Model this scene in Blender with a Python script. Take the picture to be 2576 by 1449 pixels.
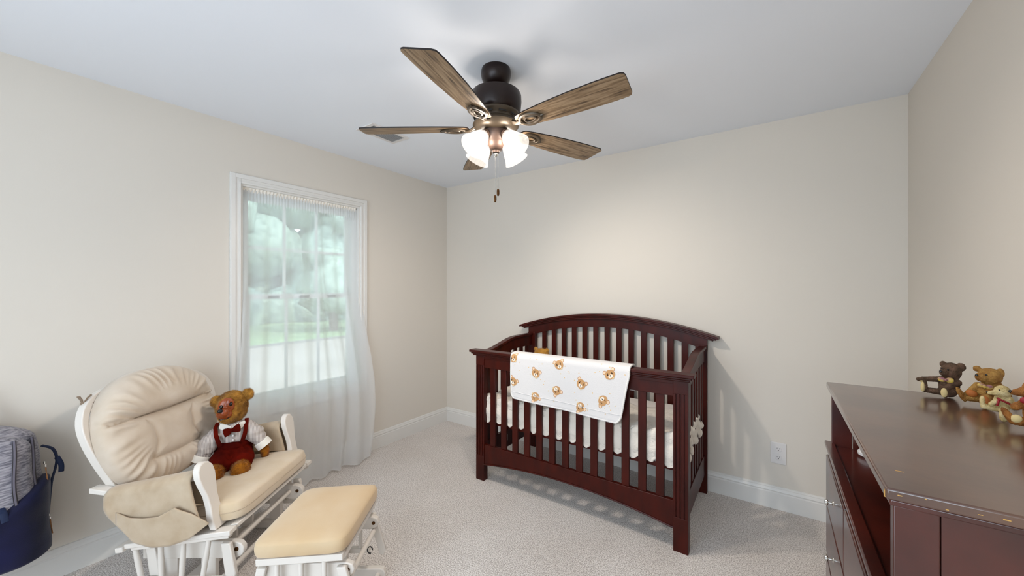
import bpy, bmesh, math, random
from mathutils import Vector, Matrix, Euler, noise
PI = math.pi
random.seed(7)
SC = bpy.context.scene
for o in list(bpy.data.objects): bpy.data.objects.remove(o)
COL = SC.collection

# ------------------------------------------------------------ camera, light, exposure
cam_d = bpy.data.cameras.new('camera'); cam = bpy.data.objects.new('camera', cam_d); COL.objects.link(cam)
cam_d.sensor_width = 36; cam_d.lens = 36*961/2576; cam_d.clip_start = .02
cam.location = (2.84, -2.927, 1.387); cam.rotation_euler = (PI/2, 0, math.radians(34.44))
SC.camera = cam
SC.view_settings.view_transform = 'Standard'; SC.view_settings.look = 'None'
SC.view_settings.exposure = 0.0; SC.view_settings.gamma = 1; SC.view_settings.use_curve_mapping = False
W = bpy.data.worlds.new('world'); SC.world = W; W.use_nodes = True
wn = W.node_tree.nodes; wl = W.node_tree.links
wn['Background'].inputs[0].default_value = (.74, .87, 1, 1); wn['Background'].inputs[1].default_value = 5.8

def light(name, kind, loc, power, color, **kw):
    d = bpy.data.lights.new(name, kind); d.energy = power; d.color = color
    for k, v in kw.items(): setattr(d, k, v)
    o = bpy.data.objects.new(name, d); COL.objects.link(o); o.location = loc
    return o
# sun over the roof, shining away from the window onto the driveway and trees
sun = light('sun', 'SUN', (8, 4, 9), 3.0, (1, .93, .82), angle=math.radians(1.5))
sun.rotation_euler = Vector((.70, .22, .68)).to_track_quat('Z', 'Y').to_euler()
# portal that guides the sky's light in through the window (adds no light of its own)
p = light('window_portal', 'AREA', (-.16, -1.453, 1.33), 1, (1, 1, 1), shape='RECTANGLE', size=.80, size_y=1.44)
p.rotation_euler = (PI/2, 0, -PI/2); p.data.cycles.is_portal = True
# portal for an opening added unseen behind the camera to brighten the room
p2 = light('added_opening_portal', 'AREA', (2.125, -4.42, 1.3), 1, (1, 1, 1), shape='RECTANGLE', size=2.3, size_y=1.8)
p2.rotation_euler = (PI/2, 0, 0); p2.data.cycles.is_portal = True

# ------------------------------------------------------------ materials
def lin(h):
    c = [int(h[i:i+2], 16)/255 for i in (0, 2, 4)]
    return tuple((x/12.92 if x <= .04045 else ((x+.055)/1.055)**2.4) for x in c) + (1,)
def mat(name, hexc, rough=.6, spec=.4, metal=0, bump=0, bscale=60, vary=None, vscale=8, coord='Object', stretch=(1,1,1),
        trans=0, emit=None, estr=0, sheen=0, coat=0, detail=3, distort=0, contrast=(.35,.65)):
    m = bpy.data.materials.new(name); m.use_nodes = True
    nt = m.node_tree; N = nt.nodes; L = nt.links; b = N['Principled BSDF']
    b.inputs['Base Color'].default_value = lin(hexc); b.inputs['Roughness'].default_value = rough
    b.inputs['Specular IOR Level'].default_value = spec; b.inputs['Metallic'].default_value = metal
    if sheen: b.inputs['Sheen Weight'].default_value = sheen
    if coat: b.inputs['Coat Weight'].default_value = coat; b.inputs['Coat Roughness'].default_value = .15
    if emit: b.inputs['Emission Color'].default_value = lin(emit); b.inputs['Emission Strength'].default_value = estr
    tc = N.new('ShaderNodeTexCoord'); mp = N.new('ShaderNodeMapping'); mp.inputs['Scale'].default_value = stretch
    L.new(tc.outputs[coord], mp.inputs[0])
    if vary:
        n = N.new('ShaderNodeTexNoise'); n.inputs['Scale'].default_value = vscale; n.inputs['Detail'].default_value = detail
        n.inputs['Distortion'].default_value = distort
        L.new(mp.outputs[0], n.inputs['Vector'])
        r = N.new('ShaderNodeValToRGB'); r.color_ramp.elements[0].position = contrast[0]; r.color_ramp.elements[1].position = contrast[1]
        r.color_ramp.elements[0].color = lin(vary); r.color_ramp.elements[1].color = lin(hexc)
        L.new(n.outputs[0], r.inputs[0]); L.new(r.outputs[0], b.inputs['Base Color'])
    if bump:
        n = N.new('ShaderNodeTexNoise'); n.inputs['Scale'].default_value = bscale; n.inputs['Detail'].default_value = 3
        L.new(mp.outputs[0], n.inputs['Vector'])
        bp = N.new('ShaderNodeBump'); bp.inputs['Strength'].default_value = min(bump, 1); bp.inputs['Distance'].default_value = .003
        L.new(n.outputs[0], bp.inputs['Height']); L.new(bp.outputs[0], b.inputs['Normal'])
    return m
M = {}
M['wall'] = mat('wall_paint', 'ddd5ca', .85, .2, bump=.06, bscale=350)
M['ceil'] = mat('ceiling_paint', 'edf0f6', .9, .2, bump=.05, bscale=250)
M['trim'] = mat('white_trim', 'e2dfda', .35, .4)
M['vinyl'] = mat('window_vinyl', 'eef2f2', .35, .4)
M['vent_back'] = mat('vent_back', '9fa9ae', .7)
M['seal'] = mat('dark_seal', '55534f', .6)
M['cherry'] = mat('cherry_wood', '491309', .36, .22, vary='300b06', vscale=14, stretch=(1, 1, .35), detail=4, bump=.03, bscale=30, contrast=(.3, .75))
M['dresser'] = mat('dresser_wood', '5a2014', .3, .5, coat=.6, vary='2a0e0a', vscale=5, detail=5, bump=.05, bscale=90, contrast=(.3, .72))
M['dresser_top'] = mat('dresser_top_lit_wood', '60402f', .33, .6, coat=1, vary='4e3226', vscale=7, detail=5, bump=.035, bscale=70)  # base colour lightened to stand in for the walls' reflection on the top
M['chip'] = mat('bare_wood_chip', 'c79a55', .7)
M['white_wood'] = mat('white_painted_wood', 'e2dad1', .35, .4)
M['suede'] = mat('beige_suede', 'd6c8b8', .85, .15, sheen=.3, bump=.12, bscale=180, vary='cab8a3', vscale=9, contrast=(.3, .7))
M['suede_seat'] = mat('seat_suede', 'dac8b1', .85, .15, sheen=.3, bump=.12, bscale=180, vary='d0ba9b', vscale=9, contrast=(.3, .7))
M['suede_dark'] = mat('tan_suede', 'c6b39b', .85, .15, sheen=.3, bump=.12, bscale=180, vary='b39d82', vscale=14, contrast=(.3, .75))
M['ottoman'] = mat('tan_ottoman_suede', 'd2b997', .8, .15, sheen=.3, bump=.1, bscale=180, vary='ccae86', vscale=5)
M['bronze'] = mat('dark_bronze', '20120e', .35, .5, metal=.3)
M['bronze_light'] = mat('brushed_bronze', '5a473d', .45, .4, metal=.25)
M['iron'] = mat('aged_bronze', '4e4234', .4, .5, metal=.4)
M['edge'] = mat('blade_edge', '1a100c', .5)
M['chrome'] = mat('brushed_nickel', 'c9c6c0', .25, .5, metal=1)
M['brass'] = mat('antique_brass', '5a3a1c', .35, .5, metal=.8)
M['fluff'] = mat('fluffy_white_plush', 'e9dfd2', .95, .05, sheen=.5, bump=1, bscale=110)
M['sheet'] = mat('white_sheet', 'efe7e0', .85, .1, bump=.1, bscale=20)
M['blanket'] = mat('soft_white_fleece', 'e2dedc', .95, .05, sheen=.3, bump=.3, bscale=240)
M['sherpa'] = mat('sherpa_lining', 'ece8e2', .95, .05, sheen=.3, bump=1, bscale=160)
M['print_tan'] = mat('print_tan', 'c99a6b', .9, .05); M['print_ear'] = mat('print_ear', 'f0d2b4', .9, .05)
M['print_dark'] = mat('print_dark', '2a1d1d', .9, .05); M['print_cream'] = mat('print_cream', 'f7ead9', .9, .05)
M['print_brown'] = mat('print_brown', 'b98355', .9, .05); M['print_star'] = mat('print_star', 'e6c795', .9, .05)
M['fur'] = mat('golden_fur', 'c08c3c', .9, .1, sheen=.2, vary='926425', vscale=22, bump=.6, bscale=120)
M['fur2'] = mat('amber_fur', 'ad6c18', .9, .1, sheen=.2, vary='7d450a', vscale=25, bump=.6, bscale=120)
M['mask'] = mat('glossy_brown_vinyl', '9a4a20', .28, .5, vary='7c3512', vscale=14)
M['black'] = mat('glossy_black', '0c0b0f', .12, .6)
M['eye'] = mat('dark_eye', '18110f', .35, .3)
M['maroon'] = mat('maroon_corduroy', '5e1005', .9, .05, vary='3a0703', vscale=9, bump=.2, bscale=60)
M['collar'] = mat('white_cotton', 'efe9df', .8, .1)
M['navy'] = mat('navy_fabric', '14163f', .75, .2, sheen=.2, vary='0c0d2b', vscale=6, bump=.3, bscale=300)
M['navy_strap'] = mat('navy_strap', '1d2947', .6, .3)
M['teal_strap'] = mat('slate_blue_strap', '33536b', .6, .3)
M['zip'] = mat('grey_zipper', '69646f', .6, .3)
M['leather'] = mat('tan_leather', '91633c', .6, .3)
M['black_hole'] = mat('socket_slot', '252220', .6)
M['plate'] = mat('white_plastic', 'dedad8', .35, .4)
M['tie_cloth'] = mat('taupe_tie', '8b7866', .85)
M['resin_dark'] = mat('dark_brown_resin', '6b4f3d', .6, .3, vary='42301f', vscale=70, bump=1, bscale=420)
M['resin_tan'] = mat('tan_resin', 'b08544', .6, .3, vary='83541f', vscale=60, bump=1, bscale=420)
M['resin_gold'] = mat('golden_resin', 'a86c31', .6, .3, vary='7a4718', vscale=60, bump=1, bscale=420)
M['resin_cream'] = mat('cream_resin', 'd8c593', .6, .3, vary='b59b62', vscale=60, bump=.8, bscale=420)
M['resin_pad'] = mat('cream_pad_resin', 'cdb681', .6, .3); M['resin_orange'] = mat('orange_pad_resin', 'a9602a', .6, .3)
M['bow_yellow'] = mat('yellow_bow', 'd8bb55', .5, vary='8d5a63', vscale=90); M['bow_red'] = mat('red_bow', '8d1a22', .5)
M['concrete'] = mat('pale_driveway', '8f867d', .9, vary='847b72', vscale=.6)
M['grass'] = mat('lawn_green', '84986f', .9, vary='728761', vscale=1.5)
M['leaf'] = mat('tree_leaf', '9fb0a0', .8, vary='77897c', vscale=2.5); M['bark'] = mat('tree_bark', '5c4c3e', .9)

def special(name):
    m = bpy.data.materials.new(name); m.use_nodes = True; nt = m.node_tree; nt.nodes.clear()
    out = nt.nodes.new('ShaderNodeOutputMaterial'); return m, nt, out
# carpet: fine two tone pile
def carpet():
    m = mat('carpet_pile', 'cdc3b8', .95, .05, sheen=.2)
    nt = m.node_tree; N = nt.nodes; L = nt.links; b = N['Principled BSDF']
    tc = N.new('ShaderNodeTexCoord')
    n1 = N.new('ShaderNodeTexNoise'); n1.inputs['Scale'].default_value = 170; n1.inputs['Detail'].default_value = 2
    n2 = N.new('ShaderNodeTexNoise'); n2.inputs['Scale'].default_value = 2.2; n2.inputs['Detail'].default_value = 4
    L.new(tc.outputs['Object'], n1.inputs['Vector']); L.new(tc.outputs['Object'], n2.inputs['Vector'])
    r = N.new('ShaderNodeValToRGB'); E = r.color_ramp.elements
    E[0].position = .36; E[0].color = lin('b9aea6'); E[1].position = .60; E[1].color = lin('f6efea')
    L.new(n1.outputs[0], r.inputs[0])
    mx = N.new('ShaderNodeMixRGB'); mx.blend_type = 'MULTIPLY'; mx.inputs[0].default_value = 1
    r2 = N.new('ShaderNodeValToRGB'); r2.color_ramp.elements[0].position = .3; r2.color_ramp.elements[1].position = .7
    r2.color_ramp.elements[0].color = (.88, .86, .84, 1); r2.color_ramp.elements[1].color = (1, 1, 1, 1)
    L.new(n2.outputs[0], r2.inputs[0]); L.new(r.outputs[0], mx.inputs[1]); L.new(r2.outputs[0], mx.inputs[2])
    L.new(mx.outputs[0], b.inputs['Base Color'])
    bp = N.new('ShaderNodeBump'); bp.inputs['Strength'].default_value = .9; bp.inputs['Distance'].default_value = .006
    L.new(n1.outputs[0], bp.inputs['Height']); L.new(bp.outputs[0], b.inputs['Normal'])
    return m
M['carpet'] = carpet()
def blade_wood():
    m = mat('oak_blade', '8a6a47', .45, .35)
    nt = m.node_tree; N = nt.nodes; L = nt.links; b = N['Principled BSDF']
    tc = N.new('ShaderNodeTexCoord'); mp = N.new('ShaderNodeMapping'); mp.inputs['Scale'].default_value = (3, 40, 40)
    n = N.new('ShaderNodeTexNoise'); n.inputs['Scale'].default_value = 2.2; n.inputs['Detail'].default_value = 6; n.inputs['Distortion'].default_value = .6
    r = N.new('ShaderNodeValToRGB'); e = r.color_ramp.elements
    e[0].position = .33; e[0].color = lin('4f3f30'); e[1].position = .62; e[1].color = lin('9c8468')
    x = e.new(.45); x.color = lin('7d654b')
    L.new(tc.outputs['Object'], mp.inputs[0]); L.new(mp.outputs[0], n.inputs['Vector']); L.new(n.outputs[0], r.inputs[0]); L.new(r.outputs[0], b.inputs['Base Color'])
    return m
M['oak'] = blade_wood()
def sheer():
    m, nt, out = special('sheer_voile'); N = nt.nodes; L = nt.links
    t = N.new('ShaderNodeBsdfTransparent'); d = N.new('ShaderNodeBsdfDiffuse'); tl = N.new('ShaderNodeBsdfTranslucent')
    d.inputs[0].default_value = (.9, .9, .9, 1); tl.inputs[0].default_value = (.93, .96, .98, 1)
    a = N.new('ShaderNodeMixShader'); a.inputs[0].default_value = .4; L.new(d.outputs[0], a.inputs[1]); L.new(tl.outputs[0], a.inputs[2])
    lw = N.new('ShaderNodeLayerWeight'); lw.inputs[0].default_value = .35
    mr = N.new('ShaderNodeMapRange'); mr.inputs[1].default_value = 0; mr.inputs[2].default_value = 1; mr.inputs[3].default_value = .58; mr.inputs[4].default_value = .9
    L.new(lw.outputs['Facing'], mr.inputs[0])
    b = N.new('ShaderNodeMixShader'); L.new(mr.outputs[0], b.inputs[0]); L.new(t.outputs[0], b.inputs[1]); L.new(a.outputs[0], b.inputs[2])
    L.new(b.outputs[0], out.inputs[0]); return m
M['sheer'] = sheer()
def glass():
    m, nt, out = special('window_glass'); N = nt.nodes; L = nt.links
    t = N.new('ShaderNodeBsdfTransparent'); t.inputs[0].default_value = (.95, .98, .98, 1); g = N.new('ShaderNodeBsdfGlossy'); g.inputs['Roughness'].default_value = .02
    f = N.new('ShaderNodeFresnel'); f.inputs[0].default_value = 1.35
    b = N.new('ShaderNodeMixShader'); L.new(f.outputs[0], b.inputs[0]); L.new(t.outputs[0], b.inputs[1]); L.new(g.outputs[0], b.inputs[2]); L.new(b.outputs[0], out.inputs[0]); return m
M['glass'] = glass()
def shade_glass():
    m, nt, out = special('frosted_shade_glass'); N = nt.nodes; L = nt.links
    tl = N.new('ShaderNodeBsdfTranslucent'); d = N.new('ShaderNodeBsdfDiffuse'); e = N.new('ShaderNodeEmission'); t = N.new('ShaderNodeBsdfTransparent')
    for s in (tl, d): s.inputs[0].default_value = (.035, .034, .033, 1)
    e.inputs[0].default_value = (1, .93, .84, 1); e.inputs[1].default_value = .46
    a = N.new('ShaderNodeMixShader'); a.inputs[0].default_value = .6; L.new(d.outputs[0], a.inputs[1]); L.new(tl.outputs[0], a.inputs[2])
    c = N.new('ShaderNodeMixShader'); c.inputs[0].default_value = .8; L.new(a.outputs[0], c.inputs[1]); L.new(t.outputs[0], c.inputs[2])
    s = N.new('ShaderNodeAddShader'); L.new(c.outputs[0], s.inputs[0]); L.new(e.outputs[0], s.inputs[1]); L.new(s.outputs[0], out.inputs[0]); return m
M['shade'] = shade_glass()
def bulb():
    m, nt, out = special('lit_bulb_glass'); N = nt.nodes; L = nt.links
    e = N.new('ShaderNodeEmission'); t = N.new('ShaderNodeBsdfTransparent'); a = N.new('ShaderNodeAddShader')
    e.inputs[0].default_value = (1, .95, .88, 1); e.inputs[1].default_value = 1.2
    L.new(e.outputs[0], a.inputs[0]); L.new(t.outputs[0], a.inputs[1]); L.new(a.outputs[0], out.inputs[0]); return m
M['bulb'] = bulb()
def stripes():
    m = mat('striped_shirt', 'd8cfca', .85, .1)
    nt = m.node_tree; N = nt.nodes; L = nt.links; b = N['Principled BSDF']
    tc = N.new('ShaderNodeTexCoord'); w = N.new('ShaderNodeTexWave'); w.inputs['Scale'].default_value = 55; w.inputs['Distortion'].default_value = .4
    r = N.new('ShaderNodeValToRGB'); r.color_ramp.elements[0].color = lin('8d8280'); r.color_ramp.elements[1].color = lin('cdc3bb'); r.color_ramp.elements[1].position = .5
    L.new(tc.outputs['Object'], w.inputs['Vector']); L.new(w.outputs['Fac'], r.inputs[0]); L.new(r.outputs[0], b.inputs['Base Color']); return m
M['shirt'] = stripes()
M['heather'] = mat('heather_grey_fabric', 'a8a4ab', .9, .1, sheen=.2, vary='6a6872', vscale=75, stretch=(1, .3, 2.2), bump=.3, bscale=200, detail=5, contrast=(.36, .62))

# ------------------------------------------------------------ mesh helpers
class MB:
    def __init__(s): s.b = bmesh.new(); s.mi = 0
    def _set(s, faces):
        for f in faces: f.material_index = s.mi; f.smooth = True
    def box(s, c, d, R=None):
        r = bmesh.ops.create_cube(s.b, size=1)
        mx = Matrix.Translation(c) @ (R.to_4x4() if R else Matrix.Identity(4)) @ Matrix.Diagonal((*d, 1))
        bmesh.ops.transform(s.b, matrix=mx, verts=r['verts']); s._set({f for v in r['verts'] for f in v.link_faces}); return s
    def b2(s, lo, hi): return s.box([(a+b)/2 for a, b in zip(lo, hi)], [abs(b-a) for a, b in zip(lo, hi)])
    def ell(s, c, r, R=None, seg=20):
        q = bmesh.ops.create_uvsphere(s.b, u_segments=seg, v_segments=seg//2, radius=1)
        if not hasattr(r, '__len__'): r = (r, r, r)
        mx = Matrix.Translation(c) @ (R.to_4x4() if R else Matrix.Identity(4)) @ Matrix.Diagonal((*r, 1))
        bmesh.ops.transform(s.b, matrix=mx, verts=q['verts']); s._set({f for v in q['verts'] for f in v.link_faces}); return s
    def tube(s, pts, rad, seg=10, cap=True, flat=None):
        pts = [Vector(p) for p in pts]; n = len(pts); rings = []
        if not hasattr(rad, '__len__'): rad = [rad]*n
        up = None
        for i, p in enumerate(pts):
            t = (pts[min(i+1, n-1)]-pts[max(i-1, 0)]).normalized()
            if up is None:
                up = Vector((0, 0, 1)) if abs(t.z) < .9 else Vector((1, 0, 0))
            a = t.cross(up).normalized(); up = a.cross(t).normalized()
            fx, fy = flat if flat else (1, 1)
            rings.append([s.b.verts.new(p + (a*math.cos(k*2*PI/seg)*fx + up*math.sin(k*2*PI/seg)*fy)*rad[i]) for k in range(seg)])
        fs = []
        for i in range(n-1):
            for k in range(seg):
                fs.append(s.b.faces.new((rings[i][k], rings[i][(k+1) % seg], rings[i+1][(k+1) % seg], rings[i+1][k])))
        if cap: fs.append(s.b.faces.new(rings[0][::-1])); fs.append(s.b.faces.new(rings[-1]))
        s._set(fs); return s
    def lathe(s, prof, seg=32, mx=None):
        mx = mx or Matrix.Identity(4); rings = []
        for r, z in prof:
            rings.append([s.b.verts.new(mx @ Vector((max(r, 1e-5)*math.cos(k*2*PI/seg), max(r, 1e-5)*math.sin(k*2*PI/seg), z))) for k in range(seg)])
        fs = [s.b.faces.new((rings[i][k], rings[i][(k+1) % seg], rings[i+1][(k+1) % seg], rings[i+1][k])) for i in range(len(prof)-1) for k in range(seg)]
        s._set(fs); return s
    def prism(s, pts, fn, t0, t1):
        """pts 2D outline, fn(a,b,t)->3D, thickness from t0 to t1"""
        A = [s.b.verts.new(fn(a, b, t0)) for a, b in pts]; B = [s.b.verts.new(fn(a, b, t1)) for a, b in pts]; n = len(pts)
        fs = [s.b.faces.new(A[::-1]), s.b.faces.new(B)] + [s.b.faces.new((A[i], A[(i+1) % n], B[(i+1) % n], B[i])) for i in range(n)]
        s._set(fs); return s
    def grid(s, nu, nv, fn, wrap=False):
        V = [[s.b.verts.new(fn(i/(nu-1 if not wrap else nu), j/(nv-1))) for j in range(nv)] for i in range(nu)]
        fs = [s.b.faces.new((V[i][j], V[(i+1) % nu][j], V[(i+1) % nu][j+1], V[i][j+1])) for i in range(nu if wrap else nu-1) for j in range(nv-1)]
        s._set(fs); return s
    def out(s, name, mats, parent=None, bevel=0, seg=2, subs=0, sharp=38, loc=None, fix=True, solid=0):
        if fix: bmesh.ops.recalc_face_normals(s.b, faces=s.b.faces[:])
        me = bpy.data.meshes.new(name); s.b.to_mesh(me); s.b.free()
        return link(name, me, mats, parent, bevel, seg, subs, sharp, loc, solid)
def link(name, me, mats, parent=None, bevel=0, seg=2, subs=0, sharp=38, loc=None, solid=0):
    for m in (mats if isinstance(mats, (list, tuple)) else [mats]): me.materials.append(M[m] if isinstance(m, str) else m)
    if sharp and len(me.polygons): me.set_sharp_from_angle(angle=math.radians(sharp))
    o = bpy.data.objects.new(name, me); COL.objects.link(o)
    if parent: o.parent = parent
    if loc: o.location = loc
    if solid:
        k = o.modifiers.new('solid', 'SOLIDIFY'); k.thickness = solid; k.offset = 0
    if bevel:
        k = o.modifiers.new('bevel', 'BEVEL'); k.width = bevel; k.segments = seg; k.limit_method = 'ANGLE'; k.angle_limit = math.radians(40)
    if subs:
        k = o.modifiers.new('sub', 'SUBSURF'); k.levels = k.render_levels = subs
    return o
def thing(name, label, cat, loc=(0, 0, 0), rotz=0, group=None):
    o = bpy.data.objects.new(name, None); COL.objects.link(o); o.location = loc; o.rotation_euler = (0, 0, rotz); o.empty_display_size = .05
    o['label'] = label; o['category'] = cat
    if group: o['group'] = group
    return o
def tag(o, label, cat, group=None):
    o['label'] = label; o['category'] = cat
    if group: o['group'] = group
    return o
def struct(o, label=None):
    o['kind'] = 'structure'
    if label: o['label'] = label
    return o
def blob(name, shapes, vox, mats, parent=None, smooth=4, fuzz=None, warp=0, wscale=10):
    """one continuous surface grown from overlapping ellipsoids ('e',c,r,rot) and tapered limbs ('c',p0,p1,r0,r1)"""
    mb = MB()
    for sh in shapes:
        if sh[0] == 'e':
            mb.ell(sh[1], sh[2], Euler(sh[3]).to_matrix() if len(sh) > 3 else None, seg=14)
        else:
            _, p0, p1, r0, r1 = sh; p0 = Vector(p0); p1 = Vector(p1); n = max(2, int((p1-p0).length/(min(r0, r1)*.6))+1)
            for i in range(n): mb.ell(p0.lerp(p1, i/(n-1)), r0+(r1-r0)*i/(n-1), seg=10)
    bmesh.ops.transform(mb.b, matrix=Matrix.Scale(1/vox, 4), verts=mb.b.verts[:])
    me = bpy.data.meshes.new('t'); mb.b.to_mesh(me); mb.b.free()
    ts = bpy.data.scenes.new('t'); o = bpy.data.objects.new('t', me); ts.collection.objects.link(o)
    k = o.modifiers.new('r', 'REMESH'); k.mode = 'VOXEL'; k.voxel_size = 1
    k = o.modifiers.new('s', 'SMOOTH'); k.iterations = smooth; k.factor = .5
    ts.view_layers[0].update()
    me2 = bpy.data.meshes.new_from_object(o.evaluated_get(ts.view_layers[0].depsgraph))
    bpy.data.objects.remove(o); bpy.data.scenes.remove(ts)
    for v in me2.vertices: v.co *= vox
    if warp:
        ns = [v.normal.copy() for v in me2.vertices]
        for v, n_ in zip(me2.vertices, ns): v.co += n_*noise.noise(v.co*wscale)*warp
    if fuzz:
        cnt, ln, wd = fuzz
        b = bmesh.new(); b.from_mesh(me2); b.normal_update(); fs = b.faces[:]; areas = [f.calc_area() for f in fs]
        for f in random.choices(fs, areas, k=cnt):
            vs = f.verts; w = [random.random() for _ in vs]; sw = sum(w)
            c = sum((v.co*x/sw for v, x in zip(vs, w)), Vector())
            d = (f.normal + Vector((random.gauss(0, .45), random.gauss(0, .45), random.gauss(-.25, .45)))).normalized()
            s_ = f.normal.cross(Vector((random.random(), random.random(), random.random()))).normalized()*wd
            a1 = b.verts.new(c-s_); a2 = b.verts.new(c+s_); a3 = b.verts.new(c+d*ln*random.uniform(.6, 1.2)); b.faces.new((a1, a2, a3))
        b.to_mesh(me2); b.free()
    for p_ in me2.polygons: p_.use_smooth = True
    me2.name = name
    return link(name, me2, mats, parent, sharp=0)

# ------------------------------------------------------------ room shell
H = 2.44; XR = 3.44; YB = -4.3; T = .14
WY0, WY1, WZ0, WZ1 = -1.884, -1.022, .585, 2.061
m = MB(); m.b2((-T, YB-T, -.1), (XR+T, T, 0)); struct(m.out('floor', 'carpet', sharp=20), 'beige cut pile carpet floor')
m = MB(); m.b2((-T, YB-T, H), (XR+T, T, H+.1)); struct(m.out('ceiling', 'ceil', sharp=20), 'smooth white ceiling')
m = MB()
for y0, y1, z0, z1 in ((YB-T, WY0, 0, H), (WY1, T, 0, H), (WY0, WY1, 0, WZ0), (WY0, WY1, WZ1, H)): m.b2((-T, y0, z0), (0, y1, z1))
struct(m.out('wall_left', 'wall', sharp=20), 'beige painted wall with the curtained window')
m = MB(); m.b2((0, 0, 0), (XR, T, H)); struct(m.out('wall_back', 'wall', sharp=20), 'beige painted wall behind the crib')
m = MB(); m.b2((XR, YB, 0), (XR+T, T, H)); struct(m.out('wall_right', 'wall', sharp=20), 'beige painted wall behind the dresser')
m = MB()
for x0, x1, z0, z1 in ((0, .95, 0, H), (3.30, XR, 0, H), (.95, 3.30, 0, .4), (.95, 3.30, 2.2, H)): m.b2((x0, YB-T, z0), (x1, YB, z1))  # opening added out of view to let in extra daylight
struct(m.out('wall_front', 'wall', sharp=20))
BP = [(0, 0), (.015, 0), (.015, .098), (.012, .103), (.012, .108), (.015, .112), (.013, .120), (.009, .127), (.009, .131), (.005, .138), (0, .14)]
m = MB(); m.prism(BP, lambda a, b, t: (a, t, b), YB, 0); struct(m.out('baseboard_left', 'trim', sharp=25), 'white moulded baseboard under the window')
m = MB(); m.prism(BP, lambda a, b, t: (t, -a, b), .015, XR-.015); struct(m.out('baseboard_back', 'trim', sharp=25), 'white moulded baseboard behind the crib')
m = MB(); m.prism(BP, lambda a, b, t: (XR-a, t, b), YB, 0); struct(m.out('baseboard_right', 'trim', sharp=25))

# window
win = thing('window_1', 'white double hung window with grilles behind the sheer curtain', 'window', (0, -1.453, 1.32)); win['kind'] = 'structure'
del win['category']
def wl_(y, z, x=0): return (x, y+1.453, z-1.32)
def wbox(mb, x0, x1, y0, y1, z0, z1): mb.b2(wl_(y0, z0, x0), wl_(y1, z1, x1))
m = MB()
for (a, b_, t) in ((0, .062, .012), (.004, .03, .018), (.048, .060, .016)):      # stepped picture-frame casing
    y0, y1, z0, z1 = WY0-.062, WY1+.062, WZ0-.062, WZ1+.062
    wbox(m, 0, t, y0+a, y0+b_, z0+a, z1-a); wbox(m, 0, t, y1-b_, y1-a, z0+a, z1-a)
    wbox(m, 0, t, y0+b_, y1-b_, z1-b_, z1-a); wbox(m, 0, t, y0+b_, y1-b_, z0+a, z0+b_)
m.out('window_casing', 'trim', win, bevel=.002, sharp=25)
m = MB()
wbox(m, -.13, 0, WY0, WY0+.012, WZ0, WZ1); wbox(m, -.13, 0, WY1-.012, WY1, WZ0, WZ1); wbox(m, -.13, 0, WY0+.012, WY1-.012, WZ1-.012, WZ1); wbox(m, -.13, .004, WY0+.012, WY1-.012, WZ0, WZ0+.018)
m.out('window_jamb', 'trim', win)
m = MB(); fy0, fy1 = WY0+.012, WY1-.012
for y0, y1, z0, z1 in ((fy0, fy0+.03, WZ0+.018, WZ1-.012), (fy1-.03, fy1, WZ0+.018, WZ1-.012), (fy0+.03, fy1-.03, WZ1-.045, WZ1-.012), (fy0+.03, fy1-.03, WZ0+.018, WZ0+.045)): wbox(m, -.12, -.055, y0, y1, z0, z1)
m.out('window_frame', 'vinyl', win, bevel=.002)
def sash(x0, x1, z0, z1, name):
    y0, y1 = fy0+.03, fy1-.03; m = MB(); w = .035
    wbox(m, x0, x1, y0, y0+w, z0, z1); wbox(m, x0, x1, y1-w, y1, z0, z1); wbox(m, x0, x1, y0+w, y1-w, z1-w, z1); wbox(m, x0, x1, y0+w, y1-w, z0, z0+w)
    s_ = m.out(name, 'vinyl', win, bevel=.002)
    m = MB(); xm = (x0+x1)/2
    for k in (1, 2):
        y = y0+w+(y1-y0-2*w)*k/3; wbox(m, xm-.006, xm+.006, y-.009, y+.009, z0+w, z1-w)
    zc = (z0+z1)/2
    for k in range(3):
        a = y0+w+(y1-y0-2*w)*k/3+(.009 if k else 0); b_ = y0+w+(y1-y0-2*w)*(k+1)/3-(.009 if k < 2 else 0); wbox(m, xm-.006, xm+.006, a, b_, zc-.009, zc+.009)
    m.out('grille', 'vinyl', s_)
    m = MB(); wbox(m, xm-.012, xm-.009, y0+w, y1-w, z0+w, z1-w); m.out('pane', 'glass', s_)
sash(-.115, -.09, 1.31, WZ1-.045, 'upper_sash'); sash(-.085, -.06, WZ0+.045, 1.345, 'lower_sash')
m = MB()
for y in (-1.79, -1.665, -1.455, -1.235): wbox(m, -.0895, -.0855, y-.035, y+.04, 1.316, 1.334)
for y in (-1.66, -1.45, -1.235): wbox(m, -.06, -.056, y-.035, y+.035, 1.312, 1.332)
m.out('sash_lock', 'seal', win)

# outside
m = MB(); m.b2((-60, -40, -.75), (-.6, 40, -.6)); g = struct(m.out('ground', 'concrete', sharp=20), 'pale driveway outside the window')
m = MB(); m.b2((-60, -40, -.6), (-11.5, 40, -.585)); struct(m.out('ground_lawn', 'grass', sharp=20), 'green lawn edge beyond the driveway')
def tree(x, y, h, r, label):
    t = thing('tree', label, 'tree', (x, y, -.585), 0, 'trees beyond the driveway')
    m = MB(); m.tube([(0, 0, 0), (.05, .03, h*.35), (0, 0, h*.7)], [.2, .16, .08], 10); m.out('trunk', 'bark', t)
    m = MB()
    for k in range(13):
        a = random.uniform(0, 2*PI); q = random.uniform(0, r*.6); z = random.uniform(.22, .95)*h
        m.ell((q*math.cos(a), q*math.sin(a), z), (r*random.uniform(.4, .7),)*3, seg=12)
    for v in m.b.verts: v.co += Vector(noise.noise_vector(v.co*1.7))*.5+Vector(noise.noise_vector(v.co*5))*.15
    m.out('crown', 'leaf', t, sharp=0)
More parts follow.
